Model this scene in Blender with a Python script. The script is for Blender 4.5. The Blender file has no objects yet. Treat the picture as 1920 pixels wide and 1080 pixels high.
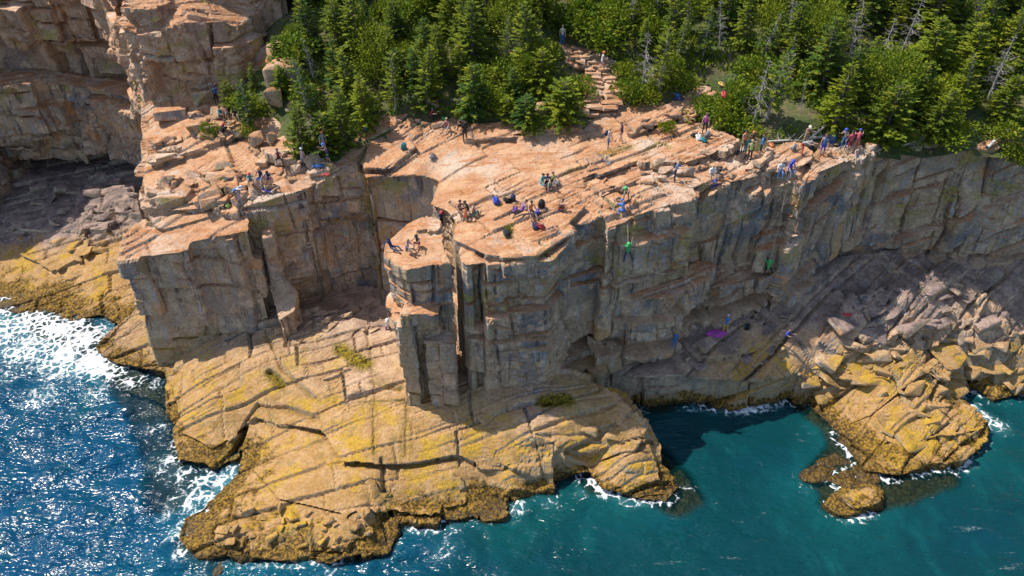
import bpy, bmesh, math, random
import numpy as np
from mathutils import Vector, Matrix, Euler
from mathutils.bvhtree import BVHTree

random.seed(7)
RNG = np.random.default_rng(7)
SC = bpy.context.scene
COL = SC.collection

# ------------------------------------------------------------------ camera, sky, sun, exposure
CAM_H, PITCH, FPX = 41.0, math.radians(36.0), 1400.0
cam_data = bpy.data.cameras.new('camera')
cam_data.sensor_width = 36.0
cam_data.lens = 36.0 * FPX / 1920.0
cam_data.clip_end = 3000
cam = bpy.data.objects.new('camera', cam_data)
cam.location = (0, 0, CAM_H)
cam.rotation_euler = (math.radians(90) - PITCH, 0, 0)
COL.objects.link(cam)
SC.camera = cam

SUN_DIR = Vector((-0.62, 0.19, 1.0)).normalized()          # towards the sun
sun_el = math.asin(SUN_DIR.z)
sun_az = math.atan2(SUN_DIR.x, SUN_DIR.y)
world = bpy.data.worlds.new("World")
SC.world = world
world.use_nodes = True
wn = world.node_tree
sky = wn.nodes.new('ShaderNodeTexSky')
sky.sky_type = 'NISHITA'
sky.sun_disc = False
sky.sun_elevation = sun_el
sky.sun_rotation = sun_az
bg = wn.nodes['Background']
bg.inputs[1].default_value = 0.14
wn.links.new(sky.outputs[0], bg.inputs[0])
sl = bpy.data.lights.new('sun', 'SUN')
sl.energy = 4.8
sl.angle = math.radians(0.5)
sl.color = (1.0, 0.93, 0.82)
sun = bpy.data.objects.new('sun', sl)
sun.rotation_euler = SUN_DIR.to_track_quat('Z', 'Y').to_euler()
COL.objects.link(sun)
SC.view_settings.view_transform = 'Standard'
SC.view_settings.look = 'None'
SC.view_settings.exposure = 0.36
SC.view_settings.gamma = 1.0
SC.view_settings.use_curve_mapping = False
SC.cycles.max_bounces = 6
SC.cycles.transparent_max_bounces = 8

# ------------------------------------------------------------------ projection: photo pixel + height -> world point
CP, SP = math.cos(PITCH), math.sin(PITCH)
def ray(px, py):
    u, v = (px - 960.0) / FPX, (540.0 - py) / FPX
    return Vector((u, CP + v * SP, -SP + v * CP))
def P(px, py, z):
    d = ray(px, py)
    t = (z - CAM_H) / d.z
    return (d.x * t, d.y * t)
def P3(px, py, z):
    x, y = P(px, py, z)
    return (x, y, z)

# ------------------------------------------------------------------ numpy noise
def _h(ix, iy, iz, seed):
    n = (ix.astype(np.uint32) * np.uint32(374761393) + iy.astype(np.uint32) * np.uint32(668265263)
         + iz.astype(np.uint32) * np.uint32(2246822519) + np.uint32((seed * 3266489917) & 0xffffffff))
    n = (n ^ (n >> np.uint32(15))) * np.uint32(2246822519)
    n = (n ^ (n >> np.uint32(13))) * np.uint32(3266489917)
    return ((n ^ (n >> np.uint32(16))) & np.uint32(0xffffff)).astype(np.float32) * np.float32(1.0 / 16777215.0)
def vnoise(Q, seed=0):
    Q = Q.astype(np.float32)
    F = np.floor(Q)
    f = Q - F
    I = F.astype(np.int32)
    f = f * f * (3 - 2 * f)
    out = 0
    for dx in (0, 1):
        wx = f[:, 0] if dx else 1 - f[:, 0]
        for dy in (0, 1):
            wy = f[:, 1] if dy else 1 - f[:, 1]
            for dz in (0, 1):
                wz = f[:, 2] if dz else 1 - f[:, 2]
                out = out + wx * wy * wz * _h(I[:, 0] + dx, I[:, 1] + dy, I[:, 2] + dz, seed)
    return out * 2 - 1
def fbm(Q, seed=0, octv=3, gain=0.5):
    s, a, q = 0, 1.0, Q
    for o in range(octv):
        s = s + a * vnoise(q, seed + o * 17)
        a *= gain
        q = q * 2.03 + 7.1
    return s
def voro(Q, seed=0, jit=0.9, cheb=0.0):
    """two nearest cells: F1, F2, (cell, offset) of the first and of the second"""
    Q = Q.astype(np.float32)
    I = np.floor(Q).astype(np.int32)
    n = len(Q)
    F1 = np.full(n, 9.0, np.float32); F2 = np.full(n, 9.0, np.float32)
    K1 = np.zeros(n, np.int8); K2 = np.zeros(n, np.int8)
    k = 0
    for dx in (-1, 0, 1):
        for dy in (-1, 0, 1):
            for dz in (-1, 0, 1):
                cx, cy, cz = I[:, 0] + dx, I[:, 1] + dy, I[:, 2] + dz
                ox = Q[:, 0] - (cx + 0.5 + jit * (_h(cx, cy, cz, seed) - 0.5))
                oy = Q[:, 1] - (cy + 0.5 + jit * (_h(cx, cy, cz, seed + 1) - 0.5))
                oz = Q[:, 2] - (cz + 0.5 + jit * (_h(cx, cy, cz, seed + 2) - 0.5))
                d = np.sqrt(ox * ox + oy * oy + oz * oz)
                if cheb:
                    d = d * (1 - cheb) + cheb * np.maximum(np.maximum(abs(ox), abs(oy)), abs(oz))
                near = d < F1
                mid = (~near) & (d < F2)
                F2 = np.where(near, F1, np.where(mid, d, F2)); K2 = np.where(near, K1, np.where(mid, k, K2)).astype(np.int8)
                F1 = np.where(near, d, F1); K1 = np.where(near, k, K1).astype(np.int8)
                k += 1
    out = []
    for K in (K1, K2):
        C = I + np.stack([K // 9 - 1, (K // 3) % 3 - 1, K % 3 - 1], 1).astype(np.int32)
        O = Q - (C + 0.5 + jit * (np.stack([_h(C[:, 0], C[:, 1], C[:, 2], seed + q) for q in range(3)], 1) - 0.5))
        out.append((C, O))
    return F1, F2, out[0], out[1]
def sstep(a, b, x):
    t = np.clip((x - a) / (b - a), 0, 1)
    return t * t * (3 - 2 * t)
def rotz(Q, deg):
    a = math.radians(deg); c, s = math.cos(a), math.sin(a)
    R = Q.copy()
    R[:, 0] = Q[:, 0] * c + Q[:, 1] * s
    R[:, 1] = -Q[:, 0] * s + Q[:, 1] * c
    return R
def blocks(Q, scale, seed, off, tilt, crack, cw, cheb=0.6):
    """stepped, tilted joint blocks with recessed joints between them"""
    S = Q / np.array(scale, np.float32)
    F1, F2, a, b = voro(S, seed, 0.85, cheb)
    ds = []
    for C, O in (a, b):
        d = off * 2 * (_h(C[:, 0], C[:, 1], C[:, 2], seed + 11) - 0.5)
        for k in range(3):
            d = d + tilt * 2 * (_h(C[:, 0], C[:, 1], C[:, 2], seed + 21 + k) - 0.5) * O[:, k]
        ds.append(d)
    e = F2 - F1
    w = 0.5 + 0.5 * np.clip(e / cw, 0, 1)
    d = w * ds[0] + (1 - w) * ds[1]
    C = a[0]
    d = d - crack * (1 - sstep(0, cw * 1.15, e)) * (0.1 + 1.5 * _h(C[:, 0], C[:, 1], C[:, 2], seed + 31) ** 1.5)
    return d

def joints(Q, scale, seed, off, tilt, crack, cw, stag=(0, 0.0, 0)):
    """blocks cut by straight joint sets with uneven spacing; rows are staggered column by column.
    cw is the half width of a joint in metres"""
    S = (Q / np.array(scale, np.float32)).astype(np.float32)
    n = len(S)
    zero = np.zeros(n, np.int32)
    idx = []; edge = []; side = []
    def cut(q, s, lab):
        i = np.floor(q).astype(np.int32)
        B = lambda k: k + 0.8 * (_h(k, lab, zero, s) - 0.5)
        i = np.where(q < B(i), i - 1, i); i = np.where(q >= B(i + 1), i + 1, i)
        lo, hi = q - B(i), B(i + 1) - q
        c = 0.5 * (B(i) + B(i + 1))
        return i, np.minimum(lo, hi), np.where(lo < hi, -1, 1), q - c
    iv, ev, sv, cv = cut(S[:, 1], seed + 1, zero)
    iu, eu, su, cu = cut(S[:, 0], seed + 2, iv * 7 if stag[0] else zero)
    iz, ez, sz_, cz = cut(S[:, 2], seed + 3, iu * 13 + iv * 5 if stag[2] else zero)
    E = np.stack([eu * scale[0], ev * scale[1], ez * scale[2]], 1)
    a = E.argmin(1); e = E.min(1)
    def offs(i, j, k):
        d = off * 2 * (_h(i, j, k, seed + 11) - 0.5)
        for q, c in enumerate((cu, cv, cz)):
            d = d + tilt * 2 * (_h(i, j, k, seed + 21 + q) - 0.5) * c
        return d
    d1 = offs(iu, iv, iz)
    d2 = offs(iu + np.where(a == 0, su, 0), iv + np.where(a == 1, sv, 0), iz + np.where(a == 2, sz_, 0))
    w = 0.5 + 0.5 * np.clip(e / cw, 0, 1)
    strength = _h(iu + np.where((a == 0) & (su > 0), 1, 0), iv + np.where((a == 1) & (sv > 0), 1, 0), iz + np.where((a == 2) & (sz_ > 0), 1, 0) + a * 31, seed + 41) ** 1.6
    return w * d1 + (1 - w) * d2 - crack * 1.7 * strength * (1 - sstep(0, cw * 1.3, e))

# ------------------------------------------------------------------ small helpers
def tag(o, label=None, cat=None, group=None, kind=None):
    if label: o['label'] = label
    if cat: o['category'] = cat
    if group: o['group'] = group
    if kind: o['kind'] = kind
    return o
def link(o, parent=None):
    COL.objects.link(o)
    if parent: o.parent = parent
    return o
def mesh_np(name, V, F, mat=None, smooth=False):
    """F: (m,k) int array of equal-sized faces"""
    V = np.asarray(V, np.float32); F = np.asarray(F, np.int32)
    me = bpy.data.meshes.new(name)
    k = F.shape[1]
    me.vertices.add(len(V)); me.vertices.foreach_set('co', V.ravel())
    me.loops.add(F.size); me.loops.foreach_set('vertex_index', F.ravel())
    me.polygons.add(len(F))
    me.polygons.foreach_set('loop_start', np.arange(0, F.size, k, dtype=np.int32))
    me.polygons.foreach_set('loop_total', np.full(len(F), k, np.int32))
    me.polygons.foreach_set('use_smooth', np.full(len(F), smooth, bool))
    me.update(calc_edges=True)
    if mat: me.materials.append(mat)
    return me
def obj(name, me, parent=None):
    o = bpy.data.objects.new(name, me)
    return link(o, parent)
def empty(name, loc=(0, 0, 0), rz=0.0, scale=1.0):
    o = bpy.data.objects.new(name, None)
    o.empty_display_size = 0.3
    o.location = loc; o.rotation_euler = (0, 0, rz); o.scale = (scale,) * 3
    return link(o)
def attr(me, name, vals):
    a = me.attributes.new(name, 'FLOAT', 'POINT')
    a.data.foreach_set('value', np.asarray(vals, np.float32))

# ------------------------------------------------------------------ materials
class NT:
    def __init__(s, name):
        s.m = bpy.data.materials.new(name); s.m.use_nodes = True
        s.t = s.m.node_tree; s.n = s.t.nodes; s.l = s.t.links
        s.bsdf = s.n['Principled BSDF']; s.out = s.n['Material Output']
    def node(s, kind, **kw):
        x = s.n.new('ShaderNode' + kind)
        for k, v in kw.items(): setattr(x, k, v)
        return x
    def con(s, a, b): s.l.new(a, b)
    def val(s, sock, v):
        if hasattr(v, 'is_linked') or isinstance(v, bpy.types.NodeSocket): s.l.new(v, sock)
        else: sock.default_value = v
    def math(s, op, a, b=0.0, clamp=False):
        x = s.node('Math', operation=op, use_clamp=clamp)
        s.val(x.inputs[0], a); s.val(x.inputs[1], b)
        return x.outputs[0]
    def mix(s, f, a, b):
        x = s.node('Mix', data_type='RGBA')
        s.val(x.inputs[0], f)
        for i, v in ((6, a), (7, b)):
            if isinstance(v, bpy.types.NodeSocket): s.l.new(v, x.inputs[i])
            else: x.inputs[i].default_value = (*v, 1)
        return x.outputs[2]
    def mul(s, f, a, b):
        x = s.node('Mix', data_type='RGBA', blend_type='MULTIPLY')
        s.val(x.inputs[0], f)
        for i, v in ((6, a), (7, b)):
            if isinstance(v, bpy.types.NodeSocket): s.l.new(v, x.inputs[i])
            else: x.inputs[i].default_value = (*v, 1)
        return x.outputs[2]
    def ramp(s, v, lo, hi):
        x = s.node('MapRange', clamp=True, interpolation_type='SMOOTHSTEP')
        s.val(x.inputs[0], v); x.inputs[1].default_value = lo; x.inputs[2].default_value = hi
        return x.outputs[0]
    def pos(s): return s.node('NewGeometry').outputs['Position']
    def mapped(s, v, sc, rz=0.0, loc=(0, 0, 0)):
        x = s.node('Mapping'); s.con(v, x.inputs[0])
        x.inputs['Scale'].default_value = sc if hasattr(sc, '__len__') else (sc,) * 3
        x.inputs['Rotation'].default_value = (0, 0, rz); x.inputs['Location'].default_value = loc
        return x.outputs[0]
    def noise(s, v, scale=1.0, detail=4.0, rough=0.55, dist=0.0):
        x = s.node('TexNoise'); s.con(v, x.inputs['Vector'])
        x.inputs['Scale'].default_value = scale; x.inputs['Detail'].default_value = detail
        x.inputs['Roughness'].default_value = rough; x.inputs['Distortion'].default_value = dist
        return x.outputs['Fac']
    def vor(s, v, scale=1.0, feature='F1', out='Distance'):
        x = s.node('TexVoronoi', feature=feature); s.con(v, x.inputs['Vector'])
        x.inputs['Scale'].default_value = scale
        return x.outputs[out]
    def bump(s, h, strength, dist, normal=None):
        x = s.node('Bump'); s.con(h, x.inputs['Height'])
        x.inputs['Strength'].default_value = strength; x.inputs['Distance'].default_value = dist
        if normal: s.con(normal, x.inputs['Normal'])
        return x.outputs[0]

def rock_material():
    m = NT('granite')
    p = m.pos()
    geo = m.node('NewGeometry')
    sep = m.node('SeparateXYZ'); m.con(p, sep.inputs[0])
    sn = m.node('SeparateXYZ'); m.con(geo.outputs['True Normal'], sn.inputs[0])
    z, x, nz = sep.outputs[2], sep.outputs[0], sn.outputs[2]
    n1 = m.noise(p, 0.22, 5, 0.6)
    n2 = m.noise(m.mapped(p, 1.0, 0, (31, 7, 3)), 0.9, 5, 0.65)
    n3 = m.noise(p, 5.5, 4, 0.7)
    strike = m.noise(m.mapped(p, (0.22, 1.6, 1.6), math.radians(-29)), 1.0, 5, 0.65)
    # upward faces: pink-tan granite
    top = m.mix(m.ramp(n2, 0.35, 0.68), (0.43, 0.215, 0.11), (0.55, 0.335, 0.195))
    top = m.mix(m.ramp(n1, 0.48, 0.66), top, (0.55, 0.42, 0.325))
    top = m.mix(m.math('MULTIPLY', m.ramp(strike, 0.51, 0.64), 0.85), top, (0.40, 0.175, 0.07))
    top = m.mix(m.math('MULTIPLY', m.ramp(m.noise(p, 0.55, 5, 0.75), 0.56, 0.70), 0.6), top, (0.40, 0.345, 0.30))
    top = m.mix(m.math('MULTIPLY', m.ramp(m.noise(m.mapped(p, 1.0, 0, (41, 3, 8)), 2.2, 5, 0.75), 0.60, 0.70), 0.5), top, (0.26, 0.215, 0.18))
    # steep faces: weathered grey-brown with vertical water streaks
    wl = m.mix(m.ramp(n1, 0.32, 0.58), (0.195, 0.19, 0.20), (0.46, 0.33, 0.215))
    wl = m.mix(m.ramp(n2, 0.49, 0.62), wl, (0.60, 0.44, 0.30))
    st = m.noise(m.mapped(p, (1.5, 1.5, 0.09)), 1.0, 5, 0.7)
    wl = m.mix(m.math('MULTIPLY', m.ramp(st, 0.53, 0.66), 0.8), wl, (0.035, 0.036, 0.046))
    st2 = m.noise(m.mapped(p, (2.6, 2.6, 0.2), 0, (5, 9, 2)), 1.0, 4, 0.7)
    wl = m.mix(m.math('MULTIPLY', m.ramp(st2, 0.55, 0.67), 0.5), wl, (0.34, 0.43, 0.54))
    wl = m.mix(m.math('MULTIPLY', m.ramp(m.noise(m.mapped(p, (0.5, 0.5, 0.35), 0, (3, 3, 9)), 1.0, 4, 0.65), 0.55, 0.68), 0.75), wl, (0.56, 0.29, 0.11))
    warm = m.node('Attribute', attribute_name='warm').outputs['Fac']
    wl = m.mix(m.math('MULTIPLY', warm, 0.6), wl, m.mix(m.ramp(n2, 0.35, 0.65), (0.36, 0.19, 0.10), (0.60, 0.37, 0.24)))
    lich = m.math('MULTIPLY', m.ramp(m.noise(m.mapped(p, (0.35, 0.35, 0.5), 0, (17, 3, 1)), 1.0, 6, 0.7), 0.53, 0.64), m.ramp(z, 8.5, 12.5))
    wl = m.mix(m.math('MULTIPLY', lich, 0.75), wl, (0.34, 0.285, 0.07))
    # tan rock below the cliff foot
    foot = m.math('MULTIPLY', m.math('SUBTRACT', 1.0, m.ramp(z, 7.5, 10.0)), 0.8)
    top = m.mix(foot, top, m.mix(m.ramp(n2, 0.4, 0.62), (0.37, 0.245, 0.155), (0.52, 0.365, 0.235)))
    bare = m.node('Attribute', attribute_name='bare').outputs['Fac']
    top = m.mix(m.math('MULTIPLY', bare, 0.85), top, m.mix(m.ramp(n2, 0.4, 0.62), (0.13, 0.105, 0.11), (0.32, 0.235, 0.21)))  # cliff and cove shade painted in as a dark purple tone
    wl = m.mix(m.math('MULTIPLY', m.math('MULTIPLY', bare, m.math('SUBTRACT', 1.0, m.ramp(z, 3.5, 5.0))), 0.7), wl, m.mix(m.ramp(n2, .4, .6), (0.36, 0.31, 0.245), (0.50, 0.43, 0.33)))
    flat = m.ramp(nz, 0.42, 0.74)
    col = m.mix(flat, wl, top)
    # tidal zone: ochre algae, then seaweed, then wet dark edge
    zz = m.math('ADD', z, m.math('MULTIPLY', m.math('SUBTRACT', n1, 0.5), -5.0))
    zz2 = m.math('ADD', z, m.math('MULTIPLY', m.math('SUBTRACT', n2, 0.5), -3.2))
    alg = m.mix(m.ramp(m.noise(p, 1.3, 5, 0.7), 0.4, 0.66), (0.37, 0.21, 0.065), (0.46, 0.285, 0.135))
    alg = m.mix(m.ramp(m.noise(m.mapped(p, 1.0, 0, (9, 2, 4)), 0.5, 5, 0.65), 0.50, 0.62), alg, (0.44, 0.265, 0.02))
    alg = m.mix(m.math('MULTIPLY', m.ramp(m.noise(m.mapped(p, 1.0, 0, (19, 12, 4)), 0.75, 6, 0.75), 0.53, 0.66), 0.75), alg, (0.19, 0.145, 0.04))
    alg = m.mix(flat, m.mix(0.6, wl, (0.36, 0.28, 0.14)), alg)
    low = m.math('MULTIPLY', m.math('SUBTRACT', 1.0, m.ramp(zz, 3.0, 5.0)), m.math('SUBTRACT', 1.0, bare))
    col = m.mix(m.math('MULTIPLY', low, 0.9), col, alg)
    weedc = m.mix(m.ramp(n3, 0.42, 0.60), (0.035, 0.022, 0.008), (0.27, 0.155, 0.016))
    weed = m.math('SUBTRACT', 1.0, m.ramp(zz2, 0.65, 1.2))
    col = m.mix(m.math('MULTIPLY', weed, 0.92), col, weedc)
    wet = m.math('SUBTRACT', 1.0, m.ramp(z, 0.05, 0.5))
    col = m.mix(m.math('MULTIPLY', wet, 0.75), col, (0.035, 0.026, 0.015))
    # moss in the shelf joints
    w = m.node('Attribute', attribute_name='moss').outputs['Fac']
    col = m.mix(w, col, m.mix(m.ramp(n3, 0.38, 0.6), (0.06, 0.05, 0.008), (0.27, 0.19, 0.015)))
    # grain
    col = m.mul(0.55, col, m.mix(m.ramp(n3, 0.3, 0.7), (0.55, 0.52, 0.5), (1.25, 1.25, 1.25)))
    m.con(col, m.bsdf.inputs['Base Color'])
    rough = m.node('MapRange'); m.con(wet, rough.inputs[0]); rough.inputs[3].default_value = 0.85; rough.inputs[4].default_value = 0.35
    m.con(rough.outputs[0], m.bsdf.inputs['Roughness'])
    m.bsdf.inputs['Specular IOR Level'].default_value = 0.25
    h = m.math('ADD', m.math('MULTIPLY', n3, 0.6), m.math('ADD', m.math('MULTIPLY', m.math('MULTIPLY', strike, 0.8), flat), m.math('MULTIPLY', m.math('MULTIPLY', st2, 0.5), m.math('SUBTRACT', 1.0, flat))))
    cr = m.vor(m.mapped(p, (0.8, 0.8, 0.5)), 1.3, 'DISTANCE_TO_EDGE')
    h = m.math('ADD', h, m.math('MULTIPLY', m.ramp(cr, 0.0, 0.03), 0.12))
    m.con(m.bump(h, 0.8, 0.17), m.bsdf.inputs['Normal'])
    return m.m
ROCK = rock_material()

# ------------------------------------------------------------------ rock masses
def rbf(ctrl):
    C = np.array(ctrl, np.float64)
    n = len(C)
    D = np.hypot(C[:, None, 0] - C[None, :, 0], C[:, None, 1] - C[None, :, 1])
    A = np.zeros((n + 3, n + 3)); A[:n, :n] = D + np.eye(n) * 0.15
    A[:n, n] = A[n, :n] = 1; A[:n, n + 1] = A[n + 1, :n] = C[:, 0]; A[:n, n + 2] = A[n + 2, :n] = C[:, 1]
    b = np.zeros(n + 3); b[:n] = C[:, 2]
    w = np.linalg.solve(A, b)
    def f(x, y):
        x = np.atleast_1d(np.asarray(x, np.float64)); y = np.atleast_1d(np.asarray(y, np.float64))
        out = w[n] + w[n + 1] * x + w[n + 2] * y
        for i in range(n):
            out = out + w[i] * np.hypot(x - C[i, 0], y - C[i, 1])
        return out
    return f
def on_surface(H, px, py, dz=0.0):
    z = 8.0
    for _ in range(25):
        x, y = P(px, py, z)
        z = 0.5 * z + 0.5 * (float(H(x, y)[0]) + dz)
    return P(px, py, z)
def prism(bm, xy, zt, zb, shift=(0, 0)):
    xy = [(float(a), float(b)) for a, b in xy]
    area = sum(xy[i][0] * xy[(i + 1) % len(xy)][1] - xy[(i + 1) % len(xy)][0] * xy[i][1] for i in range(len(xy)))
    if area < 0: xy = xy[::-1]
    zt = zt if hasattr(zt, '__len__') else [zt] * len(xy)
    T = [bm.verts.new((x, y, z)) for (x, y), z in zip(xy, zt)]
    B = [bm.verts.new((x + shift[0], y + shift[1], zb)) for x, y in xy]
    n = len(xy)
    caps = [bm.faces.new(T), bm.faces.new(B[::-1])]
    for c in caps: c.normal_update()
    for i in range(n):
        bm.faces.new((B[i], B[(i + 1) % n], T[(i + 1) % n], T[i]))
    bmesh.ops.triangulate(bm, faces=caps, ngon_method='EAR_CLIP')
def voxel(bm, size):
    me = bpy.data.meshes.new('tmp'); bm.to_mesh(me); bm.free()
    o = bpy.data.objects.new('tmp', me); COL.objects.link(o)
    md = o.modifiers.new('r', 'REMESH'); md.mode = 'VOXEL'; md.voxel_size = size; md.adaptivity = 0.0
    dg = bpy.context.evaluated_depsgraph_get()
    e = bpy.data.meshes.new_from_object(o.evaluated_get(dg))
    V = np.empty(len(e.vertices) * 3, np.float32); e.vertices.foreach_get('co', V); V = V.reshape(-1, 3)
    n = len(e.polygons)
    F = np.empty(n * 4, np.int32); e.loops.foreach_get('vertex_index', F); F = F.reshape(-1, 4)
    bpy.data.objects.remove(o); bpy.data.meshes.remove(me); bpy.data.meshes.remove(e)
    return V, F
def cull(V, F, keep):
    F = F[keep]
    used = np.unique(F)
    mp = np.zeros(len(V), np.int32); mp[used] = np.arange(len(used))
    return V[used], mp[F]
def normals(V, F, it=2):
    a = V[F[:, 2]] - V[F[:, 0]]; b = V[F[:, 3]] - V[F[:, 1]]
    fn = np.cross(a, b)
    N = np.zeros_like(V)
    for k in range(4):
        for c in range(3):
            N[:, c] += np.bincount(F[:, k], fn[:, c], len(V)).astype(np.float32)
    N /= np.linalg.norm(N, axis=1)[:, None] + 1e-9
    for _ in range(it):
        fa = N[F].mean(1)
        M = np.zeros_like(V)
        for k in range(4):
            for c in range(3):
                M[:, c] += np.bincount(F[:, k], fa[:, c], len(V)).astype(np.float32)
        N = M / (np.linalg.norm(M, axis=1)[:, None] + 1e-9)
    return N
def seg_dist(X, Y, pts):
    d = np.full(len(X), 1e9, np.float32)
    for (ax, ay), (bx, by) in zip(pts[:-1], pts[1:]):
        ux, uy = bx - ax, by - ay
        L = ux * ux + uy * uy + 1e-9
        t = np.clip(((X - ax) * ux + (Y - ay) * uy) / L, 0, 1)
        d = np.minimum(d, np.hypot(X - ax - t * ux, Y - ay - t * uy))
    return d

def rockify(V, F, wall=1.0, top=1.0, strike=29.0, cracks=(), hcracks=(), tidal=True, seed=0):
    N = normals(V, F, 1)
    up = sstep(0.35, 0.8, N[:, 2])
    Q = V + 0.22 * np.stack([fbm(V * 0.3, 3, 2), fbm(V * 0.3, 13, 2), fbm(V * 0.3, 23, 2) * 0.6], 1)
    Qw = rotz(Q, 12.0)
    # joints on steep faces
    tiltx = np.clip(V[:, 0] - 13.0, 0, 40)
    Qw[:, 2] -= 0.55 * tiltx
    Qj = Qw.copy(); Qj[:, 0] += 0.10 * Q[:, 2]; Qj[:, 2] += 0.10 * Q[:, 0]
    Qm0 = Q.copy(); Qm0[:, 2] += 0.25 * Q[:, 0]
    dw = joints(Qw, (5.2, 8.0, 3.6), 40 + seed, 0.46, 0.6, 0.5, 0.12, (0, 0, 1))
    dw += joints(Qj, (2.4, 6.0, 2.5), 60 + seed, 0.15, 0.24, 0.30, 0.10, (0, 0, 1)) * (0.3 + 0.9 * sstep(-.4, .5, fbm(V * 0.22, 71, 2)))
    dw += joints(rotz(Qm0, 25), (1.0, 3.0, 0.8), 70 + seed, 0.05, 0.10, 0.12, 0.10, (0, 0, 1)) * sstep(-.1, .5, fbm(V * 0.3, 73, 2))
    Qm = rotz(Q, -20.0); Qm[:, 2] -= 0.55 * tiltx
    calm = sstep(-0.3, 0.4, fbm(V * 0.28, 87, 2))
    dw += blocks(Qm, (0.75, 0.75, 0.55), 80 + seed, 0.055, 0.07, 0.07, 0.14) * (0.25 + 1.1 * calm)
    dw += 0.02 * fbm(V * 1.8, 5, 3)
    # exfoliation slabs on tops, elongated along the strike
    Qt = V + 0.22 * np.stack([fbm(V * 0.25, 4, 2), fbm(V * 0.25, 14, 2), fbm(V * 0.25, 24, 2) * 0.3], 1)
    Qs = rotz(Qt, strike)
    patch = sstep(-0.35, 0.35, fbm(V * 0.16, 9, 2))
    dt = joints(Qs, (5.5, 2.1, 50.0), 140 + seed, 0.12, 0.16, 0.22, 0.13, (1, 0, 0)) * (0.55 + 0.6 * patch)
    dt += joints(rotz(Qt, strike + 4), (2.4, 0.8, 50.0), 160 + seed, 0.045, 0.07, 0.12, 0.10, (1, 0, 0)) * (0.10 + 1.0 * patch)
    dt += blocks(rotz(Qt, strike + 8), (1.2, 0.45, 9.0), 180 + seed, 0.018, 0.03, 0.035, 0.16, 0.3) * patch
    dt = top * dt + 0.09 * fbm(V * 0.3, 15, 2) + 0.03 * fbm(V * 1.5, 25, 3)
    slot = sstep(-4.5, -4.2, V[:, 0]) * (1 - sstep(-2.5, -2.2, V[:, 0])) * sstep(37.0, 37.4, V[:, 1]) * (1 - sstep(43, 44, V[:, 1]))
    dw = dw * (1 - 0.8 * slot) - 0.10 * slot
    d = wall * (1 - up) * dw + up * dt
    moss = np.zeros(len(V), np.float32)
    for pts, w, dep, ms in cracks:
        w = max(w, 0.26) * (0.75 + 0.5 * vnoise(V * 0.5, 53))
        sd = seg_dist(V[:, 0] + 0.13 * vnoise(V * 0.6, 51), V[:, 1] + 0.13 * vnoise(V * 0.6, 52), pts)
        g = (1 - sstep(0.0, w, sd)) * (0.35 + 0.65 * sstep(-.4, .2, vnoise(V * 0.4, 55)))
        d = d - dep * g
        moss = np.maximum(moss, ms * (1 - sstep(w * 0.5, w * 2.2, sd + 0.5 * vnoise(V * 0.7, 77) + 0.12)))
    for (x0, x1, zc, w, dep) in hcracks:
        if hasattr(zc, '__len__'): zc = np.interp(V[:, 0], [q[0] for q in zc], [q[1] for q in zc])
        zz = V[:, 2] + 0.18 * vnoise(V * 0.5, 61)
        g = (1 - sstep(w * 0.4, w, abs(zz - zc))) * (V[:, 0] > x0) * (V[:, 0] < x1)
        d = d - dep * g * (1 - up)
    if tidal:
        low = 1 - sstep(0.4, 1.4, V[:, 2] + 0.7 * fbm(V * 0.5, 33, 2))
        d = d + low * (0.10 * fbm(V * 1.6, 35, 3) + 0.08 * abs(vnoise(V * 3.6, 37)))
    return V + N * d[:, None], np.clip(moss, 0, 1)

ALLV, ALLF, MASS = [], [], {}
def bare_and_shade(name, V):
    """algae-free rock, plus shade painted into the cove back and right cliff foot"""
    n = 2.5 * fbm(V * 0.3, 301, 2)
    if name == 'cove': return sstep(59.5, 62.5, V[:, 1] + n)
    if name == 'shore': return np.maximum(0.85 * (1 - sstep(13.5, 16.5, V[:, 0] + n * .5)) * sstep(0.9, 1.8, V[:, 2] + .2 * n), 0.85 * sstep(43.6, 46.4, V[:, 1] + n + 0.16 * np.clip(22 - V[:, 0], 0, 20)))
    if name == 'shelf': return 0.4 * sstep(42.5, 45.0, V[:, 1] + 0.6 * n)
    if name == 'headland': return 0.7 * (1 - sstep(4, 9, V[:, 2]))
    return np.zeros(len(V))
def finish(name, V, F, moss, label=None, parent=None):
    me = mesh_np(name, V, F, ROCK)
    attr(me, 'moss', moss)
    attr(me, 'bare', bare_and_shade(name, V))
    attr(me, 'warm', np.full(len(V), 0.0) if name != 'headland' else sstep(13, 18, V[:, 2] + 2 * fbm(V * .2, 311, 2)))
    o = obj(name, me, parent)
    o['kind'] = 'structure'
    if label: o['label'] = label
    base = sum(len(v) for v in ALLV)
    ALLV.append(V); ALLF.append(F + base)
    MASS[name] = o
    return o
def mass(name, rim, ctrl, zf, layers=(), zbot=-3.0, size=0.12, extra=None, keep=None, label=None, **rk):
    pts = [P3(*r) for r in rim]
    cw = [c if len(c) == 4 else P3(*c) for c in ctrl]
    H = rbf(pts + [c[:3] for c in cw])
    bm = bmesh.new()
    prism(bm, [(a, b) for a, b, _ in pts], zf, zbot)
    for lr, dz in layers:
        prism(bm, [on_surface(H, *q, dz) for q in lr], zf + dz, 0.2 if zf > 5 else -1.0)
    if extra: extra(bm, H)
    V, F = voxel(bm, size)
    h = H(V[:, 0], V[:, 1])
    zp = np.clip(V[:, 2], 0, None)
    V[:, 2] = np.where(V[:, 2] > 0, zp * (np.maximum(h, 0.05) / zf), V[:, 2]).astype(np.float32)
    C = V[F].mean(1)
    k = C[:, 2] > -1.6
    if keep is not None: k &= keep(C)
    V, F = cull(V, F, k)
    cr = rk.pop('cracks', ())
    cr = [([on_surface(H, *q) for q in c[0]], *c[1:]) for c in cr]
    V, moss = rockify(V, F, cracks=cr, **rk)
    finish(name, V, F, moss, label)
    return H

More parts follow.
